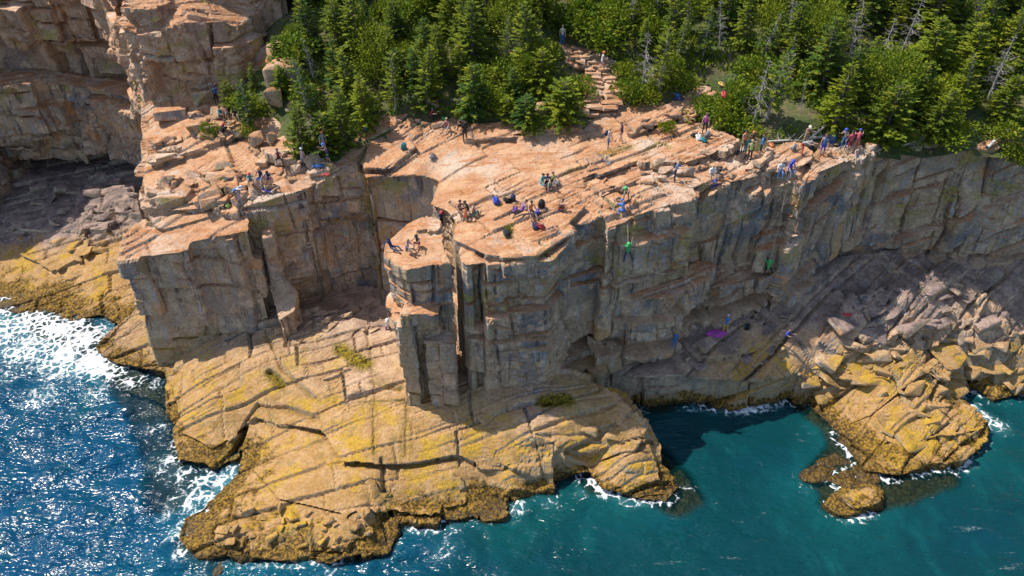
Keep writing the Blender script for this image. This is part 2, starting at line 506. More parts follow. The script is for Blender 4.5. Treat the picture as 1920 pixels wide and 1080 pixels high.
# main cliff and its plateau
cliff_rim = [(268, 195, 16.5), (270, 235, 15.5), (275, 290, 14.6), (265, 345, 13.7), (262, 392, 13.3),
    (330, 400, 13.0), (440, 398, 13.6), (470, 385, 14.0), (507, 372, 14.4), (590, 345, 14.7), (673, 321, 15.1), (684, 334, 15.1),
    (800, 333, 15.5), (820, 340, 15.6), (806, 384, 15.7), (838, 396, 15.7), (850, 412, 15.6), (855, 450, 15.4),
    (860, 488, 15.2), (872, 497, 15.2), (940, 492, 15.2), (1028, 482, 15.3), (1066, 440, 15.7),
    (1066, 428, 15.9), (1100, 421, 15.9), (1133, 406, 16.1), (1139, 432, 15.8), (1163, 421, 15.9), (1190, 409, 16),
    (1250, 391, 16.2), (1312, 372, 16.3), (1313, 347, 16.6), (1350, 344, 16.6), (1437, 329, 16.8), (1490, 326, 17),
    (1503, 342, 16.8), (1520, 326, 17), (1593, 304, 17.1), (1633, 288, 17.2), (1687, 272, 17.4), (1740, 272, 17.4), (1800, 275, 17.4),
    (1853, 279, 17.4), (1920, 274, 17.4), (2080, 268, 17.4), (2200, 200, 19), (2100, 70, 22), (1500, 60, 22), (960, 60, 22), (520, 75, 21), (330, 150, 18)]
cliff_ctrl = [(872, 265, 17.0), (1165, 265, 17.2), (720, 232, 17.2), (430, 215, 16.6), (1350, 190, 18.3), (1130, 170, 18.6),
    (1120, 118, 19.9), (1010, 400, 16.1), (600, 300, 15.8), (450, 320, 14.8), (350, 300, 14.7), (1450, 280, 17.5), (1250, 320, 16.9),
    (1000, 330, 16.6), (800, 300, 16.3), (1600, 250, 18.0), (1800, 240, 18.2), (900, 150, 19.3), (1500, 150, 19.6), (1800, 130, 20.2)]
cliff_layers = [
    ([(846, 448), (903, 475), (1000, 472), (1062, 432), (1068, 420), (1100, 385), (1000, 375), (855, 398)], 0.45),
    ([(673, 317), (722, 317), (752, 297), (782, 276), (770, 260), (690, 266)], 0.45),
    ([(1200, 303), (1282, 308), (1332, 292), (1385, 262), (1350, 248), (1240, 268)], 0.6),
    ([(1092, 334), (1180, 303), (1262, 277), (1300, 262), (1190, 266), (1100, 308)], 0.4),
    ([(1190, 405), (1310, 368), (1300, 352), (1230, 362), (1175, 388)], 0.35),
    ([(1395, 318), (1485, 322), (1520, 283), (1480, 270), (1420, 290)], 0.3),
    ([(1505, 338), (1590, 303), (1632, 286), (1600, 272), (1540, 280)], 0.35),
    ([(268, 385), (340, 392), (420, 385), (400, 355), (330, 335), (272, 345)], 0.5),
    ([(290, 300), (420, 262), (480, 240), (440, 225), (350, 240), (285, 260)], 0.5),
    ([(870, 262), (990, 250), (1090, 238), (1000, 232), (900, 238)], 0.3),
    ([(1180, 250), (1300, 215), (1345, 172), (1320, 165), (1240, 200), (1170, 225)], 0.3)]
def steps(bm, H):
    for i, (y0, x0, x1) in enumerate([(205, 1082, 1160), (188, 1092, 1172), (172, 1098, 1168), (157, 1100, 1162), (143, 1095, 1158), (131, 1075, 1150), (119, 1062, 1135)]):
        q = [(x0, y0), (x1, y0 - 4), (x1 - 4, y0 - 16), (x0 + 3, y0 - 13)]
        prism(bm, [on_surface(H, *k, 0.3) for k in q], 16 + 0.32, 8)
    # overhanging lower block right of the cave
    prism(bm, [P(1112, 640, 5.4), P(1180, 655, 5.2), P(1246, 652, 5.2), P(1300, 606, 6), P(1330, 560, 6), P(1150, 560, 6)], 9.8, 4.6)
    prism(bm, [P(1300, 606, 5.6), P(1380, 580, 6), P(1455, 558, 6.4), P(1440, 520, 7), P(1300, 560, 6)], 8.4, 3.5)
Hc = mass('cliff', cliff_rim, cliff_ctrl, 16.0, cliff_layers, zbot=-2, size=0.105, extra=steps,
    keep=lambda C: (C[:, 2] > 0.5) & (C[:, 1] < 70) & (C[:, 0] < 62),
    label='granite sea cliff with a broad sloping pink top',
    cracks=[([(1530, 276), (1497, 345)], 0.26, 0.7, 0), ([(683, 334), (675, 300), (690, 265)], 0.18, 0.5, 0.5),
            ([(868, 390), (1000, 345), (1180, 285)], 0.14, 0.35, 0.5), ([(1000, 372), (1140, 318), (1290, 262)], 0.14, 0.3, 0),
            ([(930, 420), (975, 398), (1100, 350)], 0.12, 0.3, 0), ([(1190, 300), (1310, 250)], 0.16, 0.4, 0)],
    hcracks=[(-3.2, 3.5, 12.0, 0.16, 0.4), (-3.2, 3.5, 9.4, 0.2, 0.5), (4, 12, 11.3, 0.15, 0.4),
            (3.5, 19, [(P(a, b, c)[0], c + 0.45) for a, b, c in [(1050, 680, 4.6), (1115, 655, 5.0), (1245, 652, 5.0), (1300, 612, 5.6), (1380, 580, 6.2), (1450, 560, 6.6), (1520, 537, 7.1), (1600, 500, 7.9), (1760, 487, 7.4), (1920, 490, 7.2), (2080, 490, 7.2)]], 0.75, 1.3),
            (19, 60, [(P(a, b, c)[0], c + 0.45) for a, b, c in [(1050, 680, 4.6), (1115, 655, 5.0), (1245, 652, 5.0), (1300, 612, 5.6), (1380, 580, 6.2), (1450, 560, 6.6), (1520, 537, 7.1), (1600, 500, 7.9), (1760, 487, 7.4), (1920, 490, 7.2), (2080, 490, 7.2)]], 0.5, 0.6)])

# left buttress
mass('buttress', [(226, 489, 10.9), (233, 442, 11.8), (268, 414, 12.4), (300, 398, 12.9), (460, 386, 13.4), (468, 400, 13.3),
    (466, 435, 12.8), (357, 456, 12.0), (352, 472, 11.6)], [(400, 430, 12.7)], 12.0,
    [([(290, 450), (352, 446), (356, 456), (351, 470), (285, 480)], -0.15), ([(300, 432), (420, 402), (455, 392), (330, 400), (270, 418)], 0.25)],
    zbot=-2, size=0.12, keep=lambda C: C[:, 2] > 0.4, label='square granite buttress left of the dark recess', seed=3, wall=0.7)
# thin fin beside the gully
def fin_low(bm, H):
    prism(bm, [P(508, 540, 7), P(530, 530, 7), P(562, 565, 6.5), P(556, 598, 6), P(522, 606, 6)], 8.5, 0)
mass('fin', [(481, 395, 12.9), (503, 376, 13.6), (513, 400, 13.0), (511, 440, 12.0), (493, 448, 11.7), (482, 420, 12.2)], [], 13.5,
     zbot=-2, size=0.11, extra=fin_low, keep=lambda C: C[:, 2] > 0.8, label='narrow granite fin beside the gully', seed=5, wall=0.5, top=0.6)
# free-standing pillar
def pillar_cut(bm, H):
    f = 37.0
    prism(bm, [(-7.35, f), (-6.15, f - 0.05), (-6.1, f + 2), (-7.2, f + 4)], 11.0, -1)              # left leg
    prism(bm, [(-5.75, f - 0.1), (-3.75, f - 0.05), (-3.7, f + 1.2), (-5.6, f + 1.4)], 9.7, -1)       # leaning flake
    prism(bm, [(-7.1, f + 1.2), (-3.9, f + 1.0), (-4.2, f + 4.5), (-6.2, f + 4.6)], 12, -1)           # core
    prism(bm, [(-6.9, f + 0.1), (-4.6, f + 0.1), (-4.6, f + 2), (-6.9, f + 2)], 12, 10.4)
def pillar():
    rim = [(721, 480, 14.9), (723, 456, 15.1), (760, 421, 15.4), (785, 404, 15.6), (814, 409, 15.6), (826, 421, 15.5), (829, 446, 15.4),
           (834, 470, 15.2), (846, 492, 15.0), (764, 507, 14.9)]
    pts = [P3(*r) for r in rim]
    H = rbf(pts)
    bm = bmesh.new()
    prism(bm, [(a, b) for a, b, _ in pts], 15.0, 10.9)
    pillar_cut(bm, H)
    q = [on_surface(H, a, b, 0.3) for a, b in [(778, 432), (822, 428), (824, 416), (812, 409), (785, 406)]]
    prism(bm, q, 15.3, 12)
    V, F = voxel(bm, 0.10)
    h = H(V[:, 0], V[:, 1])
    t = sstep(12, 15, V[:, 2])
    V[:, 2] += t * (h - 15.0)
    V, F = cull(V, F, V[F].mean(1)[:, 2] > 2)
    V, moss = rockify(V, F, wall=0.55, top=0.6, seed=8, hcracks=[(-9, -2, 13.0, 0.12, 0.25)])
    finish('pillar', V.astype(np.float32), F, moss, 'free standing granite pillar split from the cliff by a dark crack')
pillar()

# tidal shelf
shelf_rim = [(178, 650, 1.0), (205, 622, 1.5), (262, 575, 2.2), (300, 560, 3.2), (500, 540, 4.2), (720, 540, 4.8), (900, 640, 4.4), (1060, 690, 4.0),
    (1120, 715, 3.4), (1160, 735, 3.2), (1190, 770, 3.2), (1222, 795, 2.9), (1240, 830, 1.9), (1245, 870, 1.0), (1275, 910, 0.3), (1250, 940, 0.2), (1190, 937, 0.2),
    (1130, 918, 0.3), (1112, 884, 0.6), (1060, 908, 0.2), (1000, 917, 0.2), (935, 930, 0.2), (940, 964, 0.2), (850, 968, 0.2), (790, 964, 0.3), (722, 970, 0.3), (735, 994, 0.2),
    (722, 1032, 0.2), (620, 1058, 0.2), (520, 1050, 0.2), (368, 1048, 0.2), (338, 1012, 0.3), (350, 975, 0.3), (400, 938, 0.3), (448, 885, 0.3), (457, 835, 0.5),
    (440, 857, 0.3), (400, 880, 0.3), (385, 868, 0.4), (332, 862, 0.5), (318, 790, 0.6), (312, 740, 0.7), (310, 697, 0.7), (250, 688, 0.4), (205, 672, 0.5)]
shelf_ctrl = [(500, 700, 3.2), (900, 780, 3.2), (600, 850, 1.9), (640, 940, 1.5), (520, 980, 1.2), (420, 1000, 1.0), (850, 890, 1.7), (1180, 880, 1.5), (1180, 800, 3.0), (1080, 790, 3.2),
    (700, 900, 1.9), (400, 760, 2.0), (380, 700, 2.2), (1000, 830, 2.8), (650, 780, 2.9), (960, 900, 1.2), (1060, 880, 1.3), (640, 1020, 0.9), (690, 960, 1.2)]
shelf_layers = [
    ([(315, 703), (335, 800), (392, 828), (440, 800), (470, 772), (600, 800), (640, 858), (705, 863), (765, 861), (860, 846), (900, 864), (1000, 874), (1060, 858),
      (1130, 852), (1190, 838), (1222, 803), (1190, 776), (1150, 738), (1100, 705), (900, 650), (500, 565), (330, 640)], 0.9),
    ([(187, 650), (215, 626), (262, 592), (300, 640), (395, 662), (300, 672), (250, 676), (205, 666)], 0.7),
    ([(470, 870), (560, 850), (700, 890), (725, 940), (650, 960), (520, 930)], 0.5),
    ([(1105, 868), (1225, 850), (1238, 880), (1250, 915), (1190, 925), (1130, 905)], 0.7),
    ([(730, 900), (850, 880), (870, 935), (800, 945), (735, 940)], 0.45),
    ([(385, 985), (450, 965), (480, 1000), (400, 1020)], 0.5), ([(560, 990), (640, 960), (690, 990), (640, 1030), (580, 1025)], 0.5),
    ([(870, 790), (1000, 780), (1150, 760), (1200, 790), (1100, 830), (960, 850)], 0.25)]
Hs = mass('shelf', shelf_rim, shelf_ctrl, 4.0, shelf_layers, zbot=-3, size=0.1, label='sloping tidal rock shelf covered in ochre algae', strike=14.0, top=1.3, seed=11,
    cracks=[([(398, 882), (440, 846), (462, 797), (482, 770)], 0.4, 0.8, 0.3), ([(482, 770), (540, 775), (600, 795)], 0.2, 0.35, 0.2),
            ([(705, 740), (703, 860)], 0.12, 0.2, 0.35), ([(690, 640), (705, 740)], 0.12, 0.2, 0.35), ([(765, 765), (764, 862)], 0.1, 0.22, 0.3), ([(640, 770), (765, 765)], 0.1, 0.2, 0.5),
            ([(715, 870), (740, 1000)], 0.3, 0.6, 0.5), ([(640, 668), (690, 700)], 0.55, 0.35, 1.0), ([(700, 735), (750, 745)], 0.5, 0.3, 1.0),
            ([(510, 712), (530, 730)], 0.45, 0.4, 1.0), ([(1020, 770), (1060, 762)], 0.5, 0.35, 1.0), ([(500, 640), (530, 700), (590, 760)], 0.12, 0.2, 0.4),
            ([(860, 850), (990, 800), (1150, 735)], 0.12, 0.25, 0.1), ([(930, 860), (1060, 800), (1180, 760)], 0.12, 0.25, 0.1), ([(1060, 855), (1180, 790)], 0.14, 0.3, 0.1)])
# shore right of the bay
right_rim = [(1080, 650, 4), (1105, 674, 3.5), (1130, 700, 3.1), (1200, 709, 3.1), (1260, 706, 3.1), (1330, 713, 2.9), (1420, 718, 2.7), (1500, 705, 2.7), (1535, 726, 1.5),
    (1522, 758, 0.3), (1560, 800, 0.2), (1605, 850, 0.3), (1620, 882, 0.3), (1690, 892, 0.3), (1740, 872, 0.7), (1800, 864, 0.5), (1845, 816, 0.6), (1842, 790, 0.8), (1800, 745, 1.0),
    (1785, 724, 1.0), (1800, 716, 0.4), (1840, 737, 0.2), (1870, 750, 0.2), (1920, 740, 0.3), (2080, 720, 0.3), (2080, 480, 7.5), (1760, 470, 7.5), (1570, 480, 8), (1450, 540, 6.6),
    (1380, 575, 5.8), (1240, 635, 4.5), (1150, 640, 4.3)]
right_ctrl = [(1600, 600, 5.5), (1700, 560, 6.3), (1800, 540, 6.8), (1700, 650, 4.2), (1850, 620, 4.8), (1600, 720, 2.1), (1700, 750, 1.9), (1800, 690, 2.1), (1480, 640, 4.4),
    (1400, 620, 4.6), (1300, 660, 4.0), (1650, 800, 1.2), (1760, 820, 1.4), (1900, 680, 2.2), (1200, 670, 3.6)]
right_layers = [
    ([(1535, 640), (1590, 560), (1680, 545), (1720, 600), (1660, 640), (1580, 660)], 0.6), ([(1640, 560), (1750, 520), (1850, 560), (1830, 610), (1720, 640)], 0.7),
    ([(1560, 740), (1640, 690), (1730, 670), (1735, 700), (1640, 770), (1590, 790)], 0.5), ([(1640, 790), (1730, 740), (1790, 745), (1838, 795), (1760, 810), (1680, 840)], 0.5),
    ([(1745, 690), (1790, 660), (1860, 650), (1850, 690), (1780, 715)], 0.6), ([(1850, 640), (1930, 610), (1990, 640), (1930, 690), (1870, 690)], 0.5),
    ([(1300, 640), (1400, 600), (1480, 620), (1420, 660), (1330, 675)], 0.4), ([(1500, 700), (1560, 665), (1600, 690), (1560, 720)], 0.5), ([(1660, 850), (1720, 815), (1780, 830), (1800, 852), (1720, 868)], 0.4)]
Hr = mass('shore', right_rim, right_ctrl, 4.0, right_layers, zbot=-3, size=0.12, label='broken shore ledges under the right hand cliff', strike=38.0, top=2.1, seed=17,
    keep=lambda C: C[:, 0] < 58,
    cracks=[([(1600, 650), (1680, 720), (1740, 800)], 0.2, 0.5, 0.2), ([(1540, 770), (1640, 700), (1740, 640)], 0.18, 0.45, 0.1), ([(1735, 640), (1760, 720), (1740, 760)], 0.3, 0.7, 0.1), ([(1660, 830), (1760, 760)], 0.2, 0.5, 0.4)])
# cove floor on the left
mass('cove', [(-150, 565, 0.1), (0, 578, 0.1), (60, 592, 0.1), (130, 602, 0.2), (190, 590, 0.3), (225, 610, 0.3), (250, 585, 0.6), (300, 560, 1.2), (320, 400, 3.5), (300, 320, 4.0), (290, 285, 4.0),
    (100, 280, 3.6), (-150, 280, 3.2)], [(60, 460, 2.0), (150, 440, 2.6), (200, 500, 2.1), (100, 530, 0.9), (0, 510, 1.1), (100, 380, 2.4), (200, 380, 2.9), (180, 560, 0.9), (40, 550, 0.5)], 3.0,
    [([(40, 470), (90, 432), (170, 440), (160, 470), (100, 500)], 0.6), ([(10, 420), (120, 395), (210, 400), (200, 430), (90, 428)], 0.7), ([(130, 350), (250, 345), (265, 400), (150, 395)], 0.6)],
    zbot=-3, size=0.16, label='low rocks of the cove between headland and buttress', strike=20.0, top=1.5, seed=23)

# headland behind
def headland():
    A = P(266, 195, 16.5)
    bm = bmesh.new()
    f = [A, P(300, 204, 16.4), P(335, 203, 16.5), P(395, 196, 16.6), P(455, 190, 16.8), P(470, 165, 17.4)]
    back = [(-19, 74), (-22, 95), (-75, 95), (-75, 83), (-58, 83), (-47, 82), (-37, 79), (-33, 68)]
    prism(bm, f + back, [23.2, 22.6, 22.8, 23.6, 23.5, 22.5, 24, 30, 30, 30, 30, 30, 29, 25.5], 0, )
    prism(bm, [(-31, 64.5), (-24, 65), (-19, 66), (-22, 92), (-74, 92), (-74, 77), (-48, 77.5), (-39, 75)], 31, 12)
    prism(bm, [(A[0] + 1.5, A[1] - 0.1), (A[0] + 3.3, A[1] - 0.4), (A[0] + 4.2, A[1] + 3), (A[0] + 1, A[1] + 3)], 24.6, 12)
    prism(bm, [P(330, 203, 16.5), P(372, 198, 16.5), P(380, 170, 17.5), P(335, 172, 17.5)], 19.6, 12)
    prism(bm, [P(400, 165, 17.8), P(455, 160, 18), P(470, 130, 19), P(410, 130, 19)], 20.5, 12)
    prism(bm, [(-32.5, 66), (-38, 73), (-47, 75), (-58, 74.5), (-76, 74), (-76, 94), (-32, 94)], [24.5, 26, 29, 30, 30, 31, 31], 9.5)
    # lower overhanging band of the left wall, above the sea cave
    prism(bm, [(-32, 64), (-35, 68.5), (-42, 72), (-50, 73), (-76, 72), (-76, 80), (-30, 80)], [14.5, 14.2, 14, 13.7, 13.5, 13, 14], 5.6)
    prism(bm, [(-47.5, 71.4), (-54, 70.6), (-76, 70), (-76, 80), (-47, 80)], 14.0, 7.4)
    prism(bm, [(-54.5, 67.5), (-60, 63.5), (-84, 61), (-84, 80), (-54.5, 76)], [18, 13, 14, 24, 23], 0)  # arm out of view on the left, added to shade the cove
    prism(bm, [(-31.5, 61.5), (-33.5, 64.5), (-36, 75), (-27, 75)], 20, 3)
    prism(bm, [(-53, 72.6), (-76, 71.5), (-76, 80), (-53, 80)], 22, 10)
    prism(bm, [(-40, 72.4), (-43, 71.6), (-49, 72.6), (-49, 80), (-40, 80)], 24.5, 17.5)
    prism(bm, [(-33.5, 64.6), (-39, 70.6), (-37, 75), (-31, 70)], 25.5, 18.5)
    V, F = voxel(bm, 0.17)
    C = V[F].mean(1)
    V, F = cull(V, F, (C[:, 1] < 90) & (C[:, 0] > -82) & (C[:, 2] > 2.0))
    V, moss = rockify(V, F, wall=1.6, top=1.3, seed=31, tidal=False)
    finish('headland', V, F, moss, 'tall broken granite headland above the dark cove')
headland()

# ------------------------------------------------------------------ forest floor
forest_px = [(545, -40), (525, 90), (480, 150), (425, 195), (460, 238), (512, 222), (528, 275), (565, 292), (640, 280), (690, 240), (760, 212), (850, 222), (930, 230), (1000, 241), (1080, 229),
    (1082, 205), (1084, 165), (1056, 125), (1046, 82), (1060, 56), (1080, 80), (1128, 104), (1172, 126), (1186, 190), (1250, 184), (1368, 150), (1378, 182), (1336, 206), (1350, 240), (1420, 260), (1500, 264),
    (1560, 250), (1640, 258), (1740, 254), (1860, 256), (1940, 250), (2080, 244)]
forest_xy = [on_surface(Hc, *q) for q in forest_px] + [(85, 62), (85, 112), (-30, 112), (-30, 80)]
def inside(X, Y, poly):
    r = np.zeros(len(X), bool)
    n = len(poly)
    for i in range(n):
        ax, ay = poly[i]; bx, by = poly[(i + 1) % n]
        if ay == by: continue
        c = ((ay > Y) != (by > Y)) & (X < (bx - ax) * (Y - ay) / (by - ay) + ax)
        r ^= c
    return r
def signed(X, Y, poly):
    d = seg_dist(X, Y, list(poly) + [poly[0]])
    return np.where(inside(X, Y, poly), d, -d)
def Hback(x, y):
    y = np.asarray(y, float)
    yc = np.minimum(y, 68.0)
    return Hc(x, yc) + np.maximum(y - 68.0, 0) * 0.22
def soil_material():
    m = NT('forest_soil')
    p = m.pos()
    a = m.noise(p, 0.5, 5, 0.65); b = m.noise(p, 4.0, 4, 0.7)
    c = m.mix(m.ramp(a, 0.4, 0.6), (0.06, 0.09, 0.018), (0.11, 0.10, 0.04))
    c = m.mix(m.ramp(m.noise(m.mapped(p, 1, 0, (5, 5, 5)), 0.35, 4, 0.6), 0.60, 0.70), c, (0.17, 0.13, 0.085))
    c = m.mul(0.7, c, m.mix(m.ramp(b, 0.3, 0.7), (0.35, 0.35, 0.35), (1.3, 1.3, 1.3)))
    m.con(c, m.bsdf.inputs['Base Color']); m.bsdf.inputs['Roughness'].default_value = 0.95
    m.con(m.bump(b, 0.8, 0.15), m.bsdf.inputs['Normal'])
    return m.m
SOIL = soil_material()
def forest_floor():
    st = 0.4
    xs = np.arange(-29, 84, st); ys = np.arange(44, 111, st)
    X, Y = np.meshgrid(xs, ys); x, y = X.ravel(), Y.ravel()
    sd = signed(x, y, forest_xy)
    Q = np.stack([x, y, np.zeros_like(x)], 1)
    z = Hback(x, y) + 0.12 + np.clip(sd, -1.5, 1.2) * 0.3 + 0.35 * fbm(Q * 0.4, 91, 3)
    nx, ny = len(xs), len(ys)
    i = np.arange(nx * ny).reshape(ny, nx)
    F = np.stack([i[:-1, :-1].ravel(), i[:-1, 1:].ravel(), i[1:, 1:].ravel(), i[1:, :-1].ravel()], 1)
    F = F[(sd[F].max(1) > -1.3)]
    V = np.stack([x, y, z], 1).astype(np.float32)
    V, F = cull(V, F, np.ones(len(F), bool))
    o = obj('forest_floor', mesh_np('forest_floor', V, F, SOIL, True))
    tag(o, 'dark mossy forest floor rising behind the cliff top', kind='structure')
forest_floor()
SC.view_layers[0].update()
DG = bpy.context.evaluated_depsgraph_get()
def hit(px, py):
    ok, loc, nor, *_ = SC.ray_cast(DG, Vector((0, 0, CAM_H)), ray(px, py).normalized())
    return (loc.copy(), nor.copy()) if ok else (Vector(P3(px, py, 0)), Vector((0, 0, 1)))
def ground(x, y):
    ok, loc, nor, *_ = SC.ray_cast(DG, Vector((x, y, 80)), Vector((0, 0, -1)))
    return (loc.z if ok else 0.0)

# ------------------------------------------------------------------ sea
def sea_material():
    m = NT('sea_water')
    p = m.pos()
    A = lambda n: m.node('Attribute', attribute_name=n).outputs['Fac']
    foam, shallow, teal = A('foam'), A('shallow'), A('teal')
    n1 = m.noise(p, 0.16, 4, 0.6)
    t = m.math('ADD', teal, m.math('MULTIPLY', m.math('SUBTRACT', n1, 0.5), 1.2), True)
    deep = m.mix(t, (0.0005, 0.050, 0.118), (0.0015, 0.034, 0.043))
    deep = m.mix(m.math('MULTIPLY', m.ramp(m.noise(m.mapped(p, (0.5, 0.22, 1), math.radians(25)), 1.0, 5, 0.65), 0.5, 0.74), 0.5), deep, (0.004, 0.08, 0.085))
    deep = m.mix(m.math('MULTIPLY', A('near'), 0.33), deep, (0.006, 0.13, 0.125))
    wv = m.node('Mapping'); m.con(p, wv.inputs[0]); wv.inputs['Scale'].default_value = (0.6, 1.3, 1.0)
    h = m.math('ADD', m.math('MULTIPLY', m.noise(wv.outputs[0], 0.9, 2, 0.5, 0.5), 0.55), m.math('MULTIPLY', m.noise(wv.outputs[0], 3.0, 1, 0.5, 0.8), 0.22))
    calm = m.node('MapRange'); m.con(teal, calm.inputs[0]); calm.inputs[3].default_value = 1.0; calm.inputs[4].default_value = 0.6
    b = m.node('Bump'); m.con(h, b.inputs['Height']); m.con(m.math('MULTIPLY', calm.outputs[0], m.math('ADD', 0.5, m.math('MULTIPLY', m.ramp(m.noise(m.mapped(p, (0.22, 0.5, 1)), 1.0, 3, 0.6), 0.36, 0.66), 0.5))), b.inputs['Strength']); b.inputs['Distance'].default_value = 0.9
    m.con(b.outputs[0], m.bsdf.inputs['Normal'])
    # lacy foam
    fq = m.mapped(p, 1.0)
    lace = m.vor(m.mapped(p, (1, 1, 1)), 1.6, 'DISTANCE_TO_EDGE')
    fn = m.noise(fq, 1.1, 8, 0.72, 1.2)
    fn2 = m.noise(fq, 5.0, 4, 0.7)
    k = m.math('ADD', foam, m.math('MULTIPLY', m.math('SUBTRACT', fn, 0.5), 2.3))
    k = m.math('ADD', k, m.math('MULTIPLY', m.math('SUBTRACT', fn2, 0.5), 0.9))
    k = m.math('SUBTRACT', k, m.math('MULTIPLY', m.ramp(lace, 0.02, 0.22), 0.5))
    fm = m.math('MULTIPLY', m.ramp(k, 0.26, 0.80), m.ramp(foam, 0.02, 0.18))
    sq = m.mapped(p, (0.35, 2.2, 1), math.radians(52))
    streak = m.math('MULTIPLY', m.ramp(m.noise(sq, 1.0, 7, 0.7, 0.6), 0.60, 0.72), m.ramp(m.noise(p, 0.12, 3, 0.6), 0.44, 0.62))
    fm = m.math('MAXIMUM', fm, m.math('MULTIPLY', streak, m.math('MULTIPLY', m.ramp(fn2, 0.42, 0.62), 0.35)))
    col = m.mix(m.math('MULTIPLY', m.ramp(foam, 0.1, 0.9), 0.5), deep, (0.08, 0.24, 0.27))
    col = m.mix(fm, col, (0.80, 0.82, 0.84))
    m.con(col, m.bsdf.inputs['Base Color'])
    r = m.node('MapRange'); m.con(fm, r.inputs[0]); r.inputs[3].default_value = 0.2; r.inputs[4].default_value = 0.7
    m.con(r.outputs[0], m.bsdf.inputs['Roughness'])
    m.bsdf.inputs['IOR'].default_value = 1.33
    tr = m.node('BsdfTransparent'); tr.inputs[0].default_value = (0.62, 0.74, 0.62, 1)
    mx = m.node('MixShader')
    m.con(m.math('MULTIPLY', shallow, m.math('SUBTRACT', 1.0, fm)), mx.inputs[0])
    m.con(m.bsdf.outputs[0], mx.inputs[1]); m.con(tr.outputs[0], mx.inputs[2])
    m.con(mx.outputs[0], m.out.inputs['Surface'])
    return m.m
# submerged ledges seen through the shallows
def reef():
    bm = bmesh.new()
    for pts, zt in ([[(1480, 760), (1540, 730), (1640, 800), (1640, 900), (1800, 860), (1800, 915), (1670, 965), (1540, 970), (1510, 900), (1560, 830)], -0.35],
                    [[(1515, 872), (1570, 850), (1640, 880), (1655, 915), (1600, 925), (1530, 892)], 0.06],
                    [[(1220, 830), (1260, 860), (1330, 950), (1270, 985), (1200, 950), (1100, 940), (1090, 900)], -0.5],
                    [[(300, 690), (330, 860), (400, 890), (340, 970), (280, 980), (250, 800), (180, 690)], -0.9],
                    [[(20, 560), (150, 590), (260, 690), (310, 760), (220, 720), (60, 620)], -0.3]):
        prism(bm, [P(a, b, zt) for a, b in pts], zt, -3)
    V, F = voxel(bm, 0.16)
    V, F = cull(V, F, V[F].mean(1)[:, 2] > -2.5)
    V, moss = rockify(V, F, wall=0.6, top=0.8, seed=41, strike=25)
    V[:, 2] = np.minimum(V[:, 2], 0.3)
    finish('seabed', V.astype(np.float32), F, moss, 'brown weedy ledges lying under shallow water')
reef()
def islet():
    bm = bmesh.new()
    prism(bm, [P(a, b, 0.3) for a, b in [(1552, 946), (1572, 926), (1610, 916), (1634, 904), (1652, 920), (1652, 946), (1610, 958), (1572, 960)]], 0.35, -3)
    prism(bm, [P(a, b, 0.8) for a, b in [(1585, 932), (1612, 920), (1636, 908), (1648, 922), (1645, 938), (1605, 948)]], 0.85, -3)
    prism(bm, [P(a, b, 0.2) for a, b in [(1508, 893), (1530, 870), (1560, 880), (1545, 896), (1520, 898)]], 0.15, -3)
    V, F = voxel(bm, 0.1)
    V, F = cull(V, F, V[F].mean(1)[:, 2] > -1.5)
    V, moss = rockify(V, F, wall=0.6, top=1.2, seed=45, strike=40)
    finish('islet', V.astype(np.float32), F, moss, 'brown weedy rock awash off the end of the right shore')
islet()
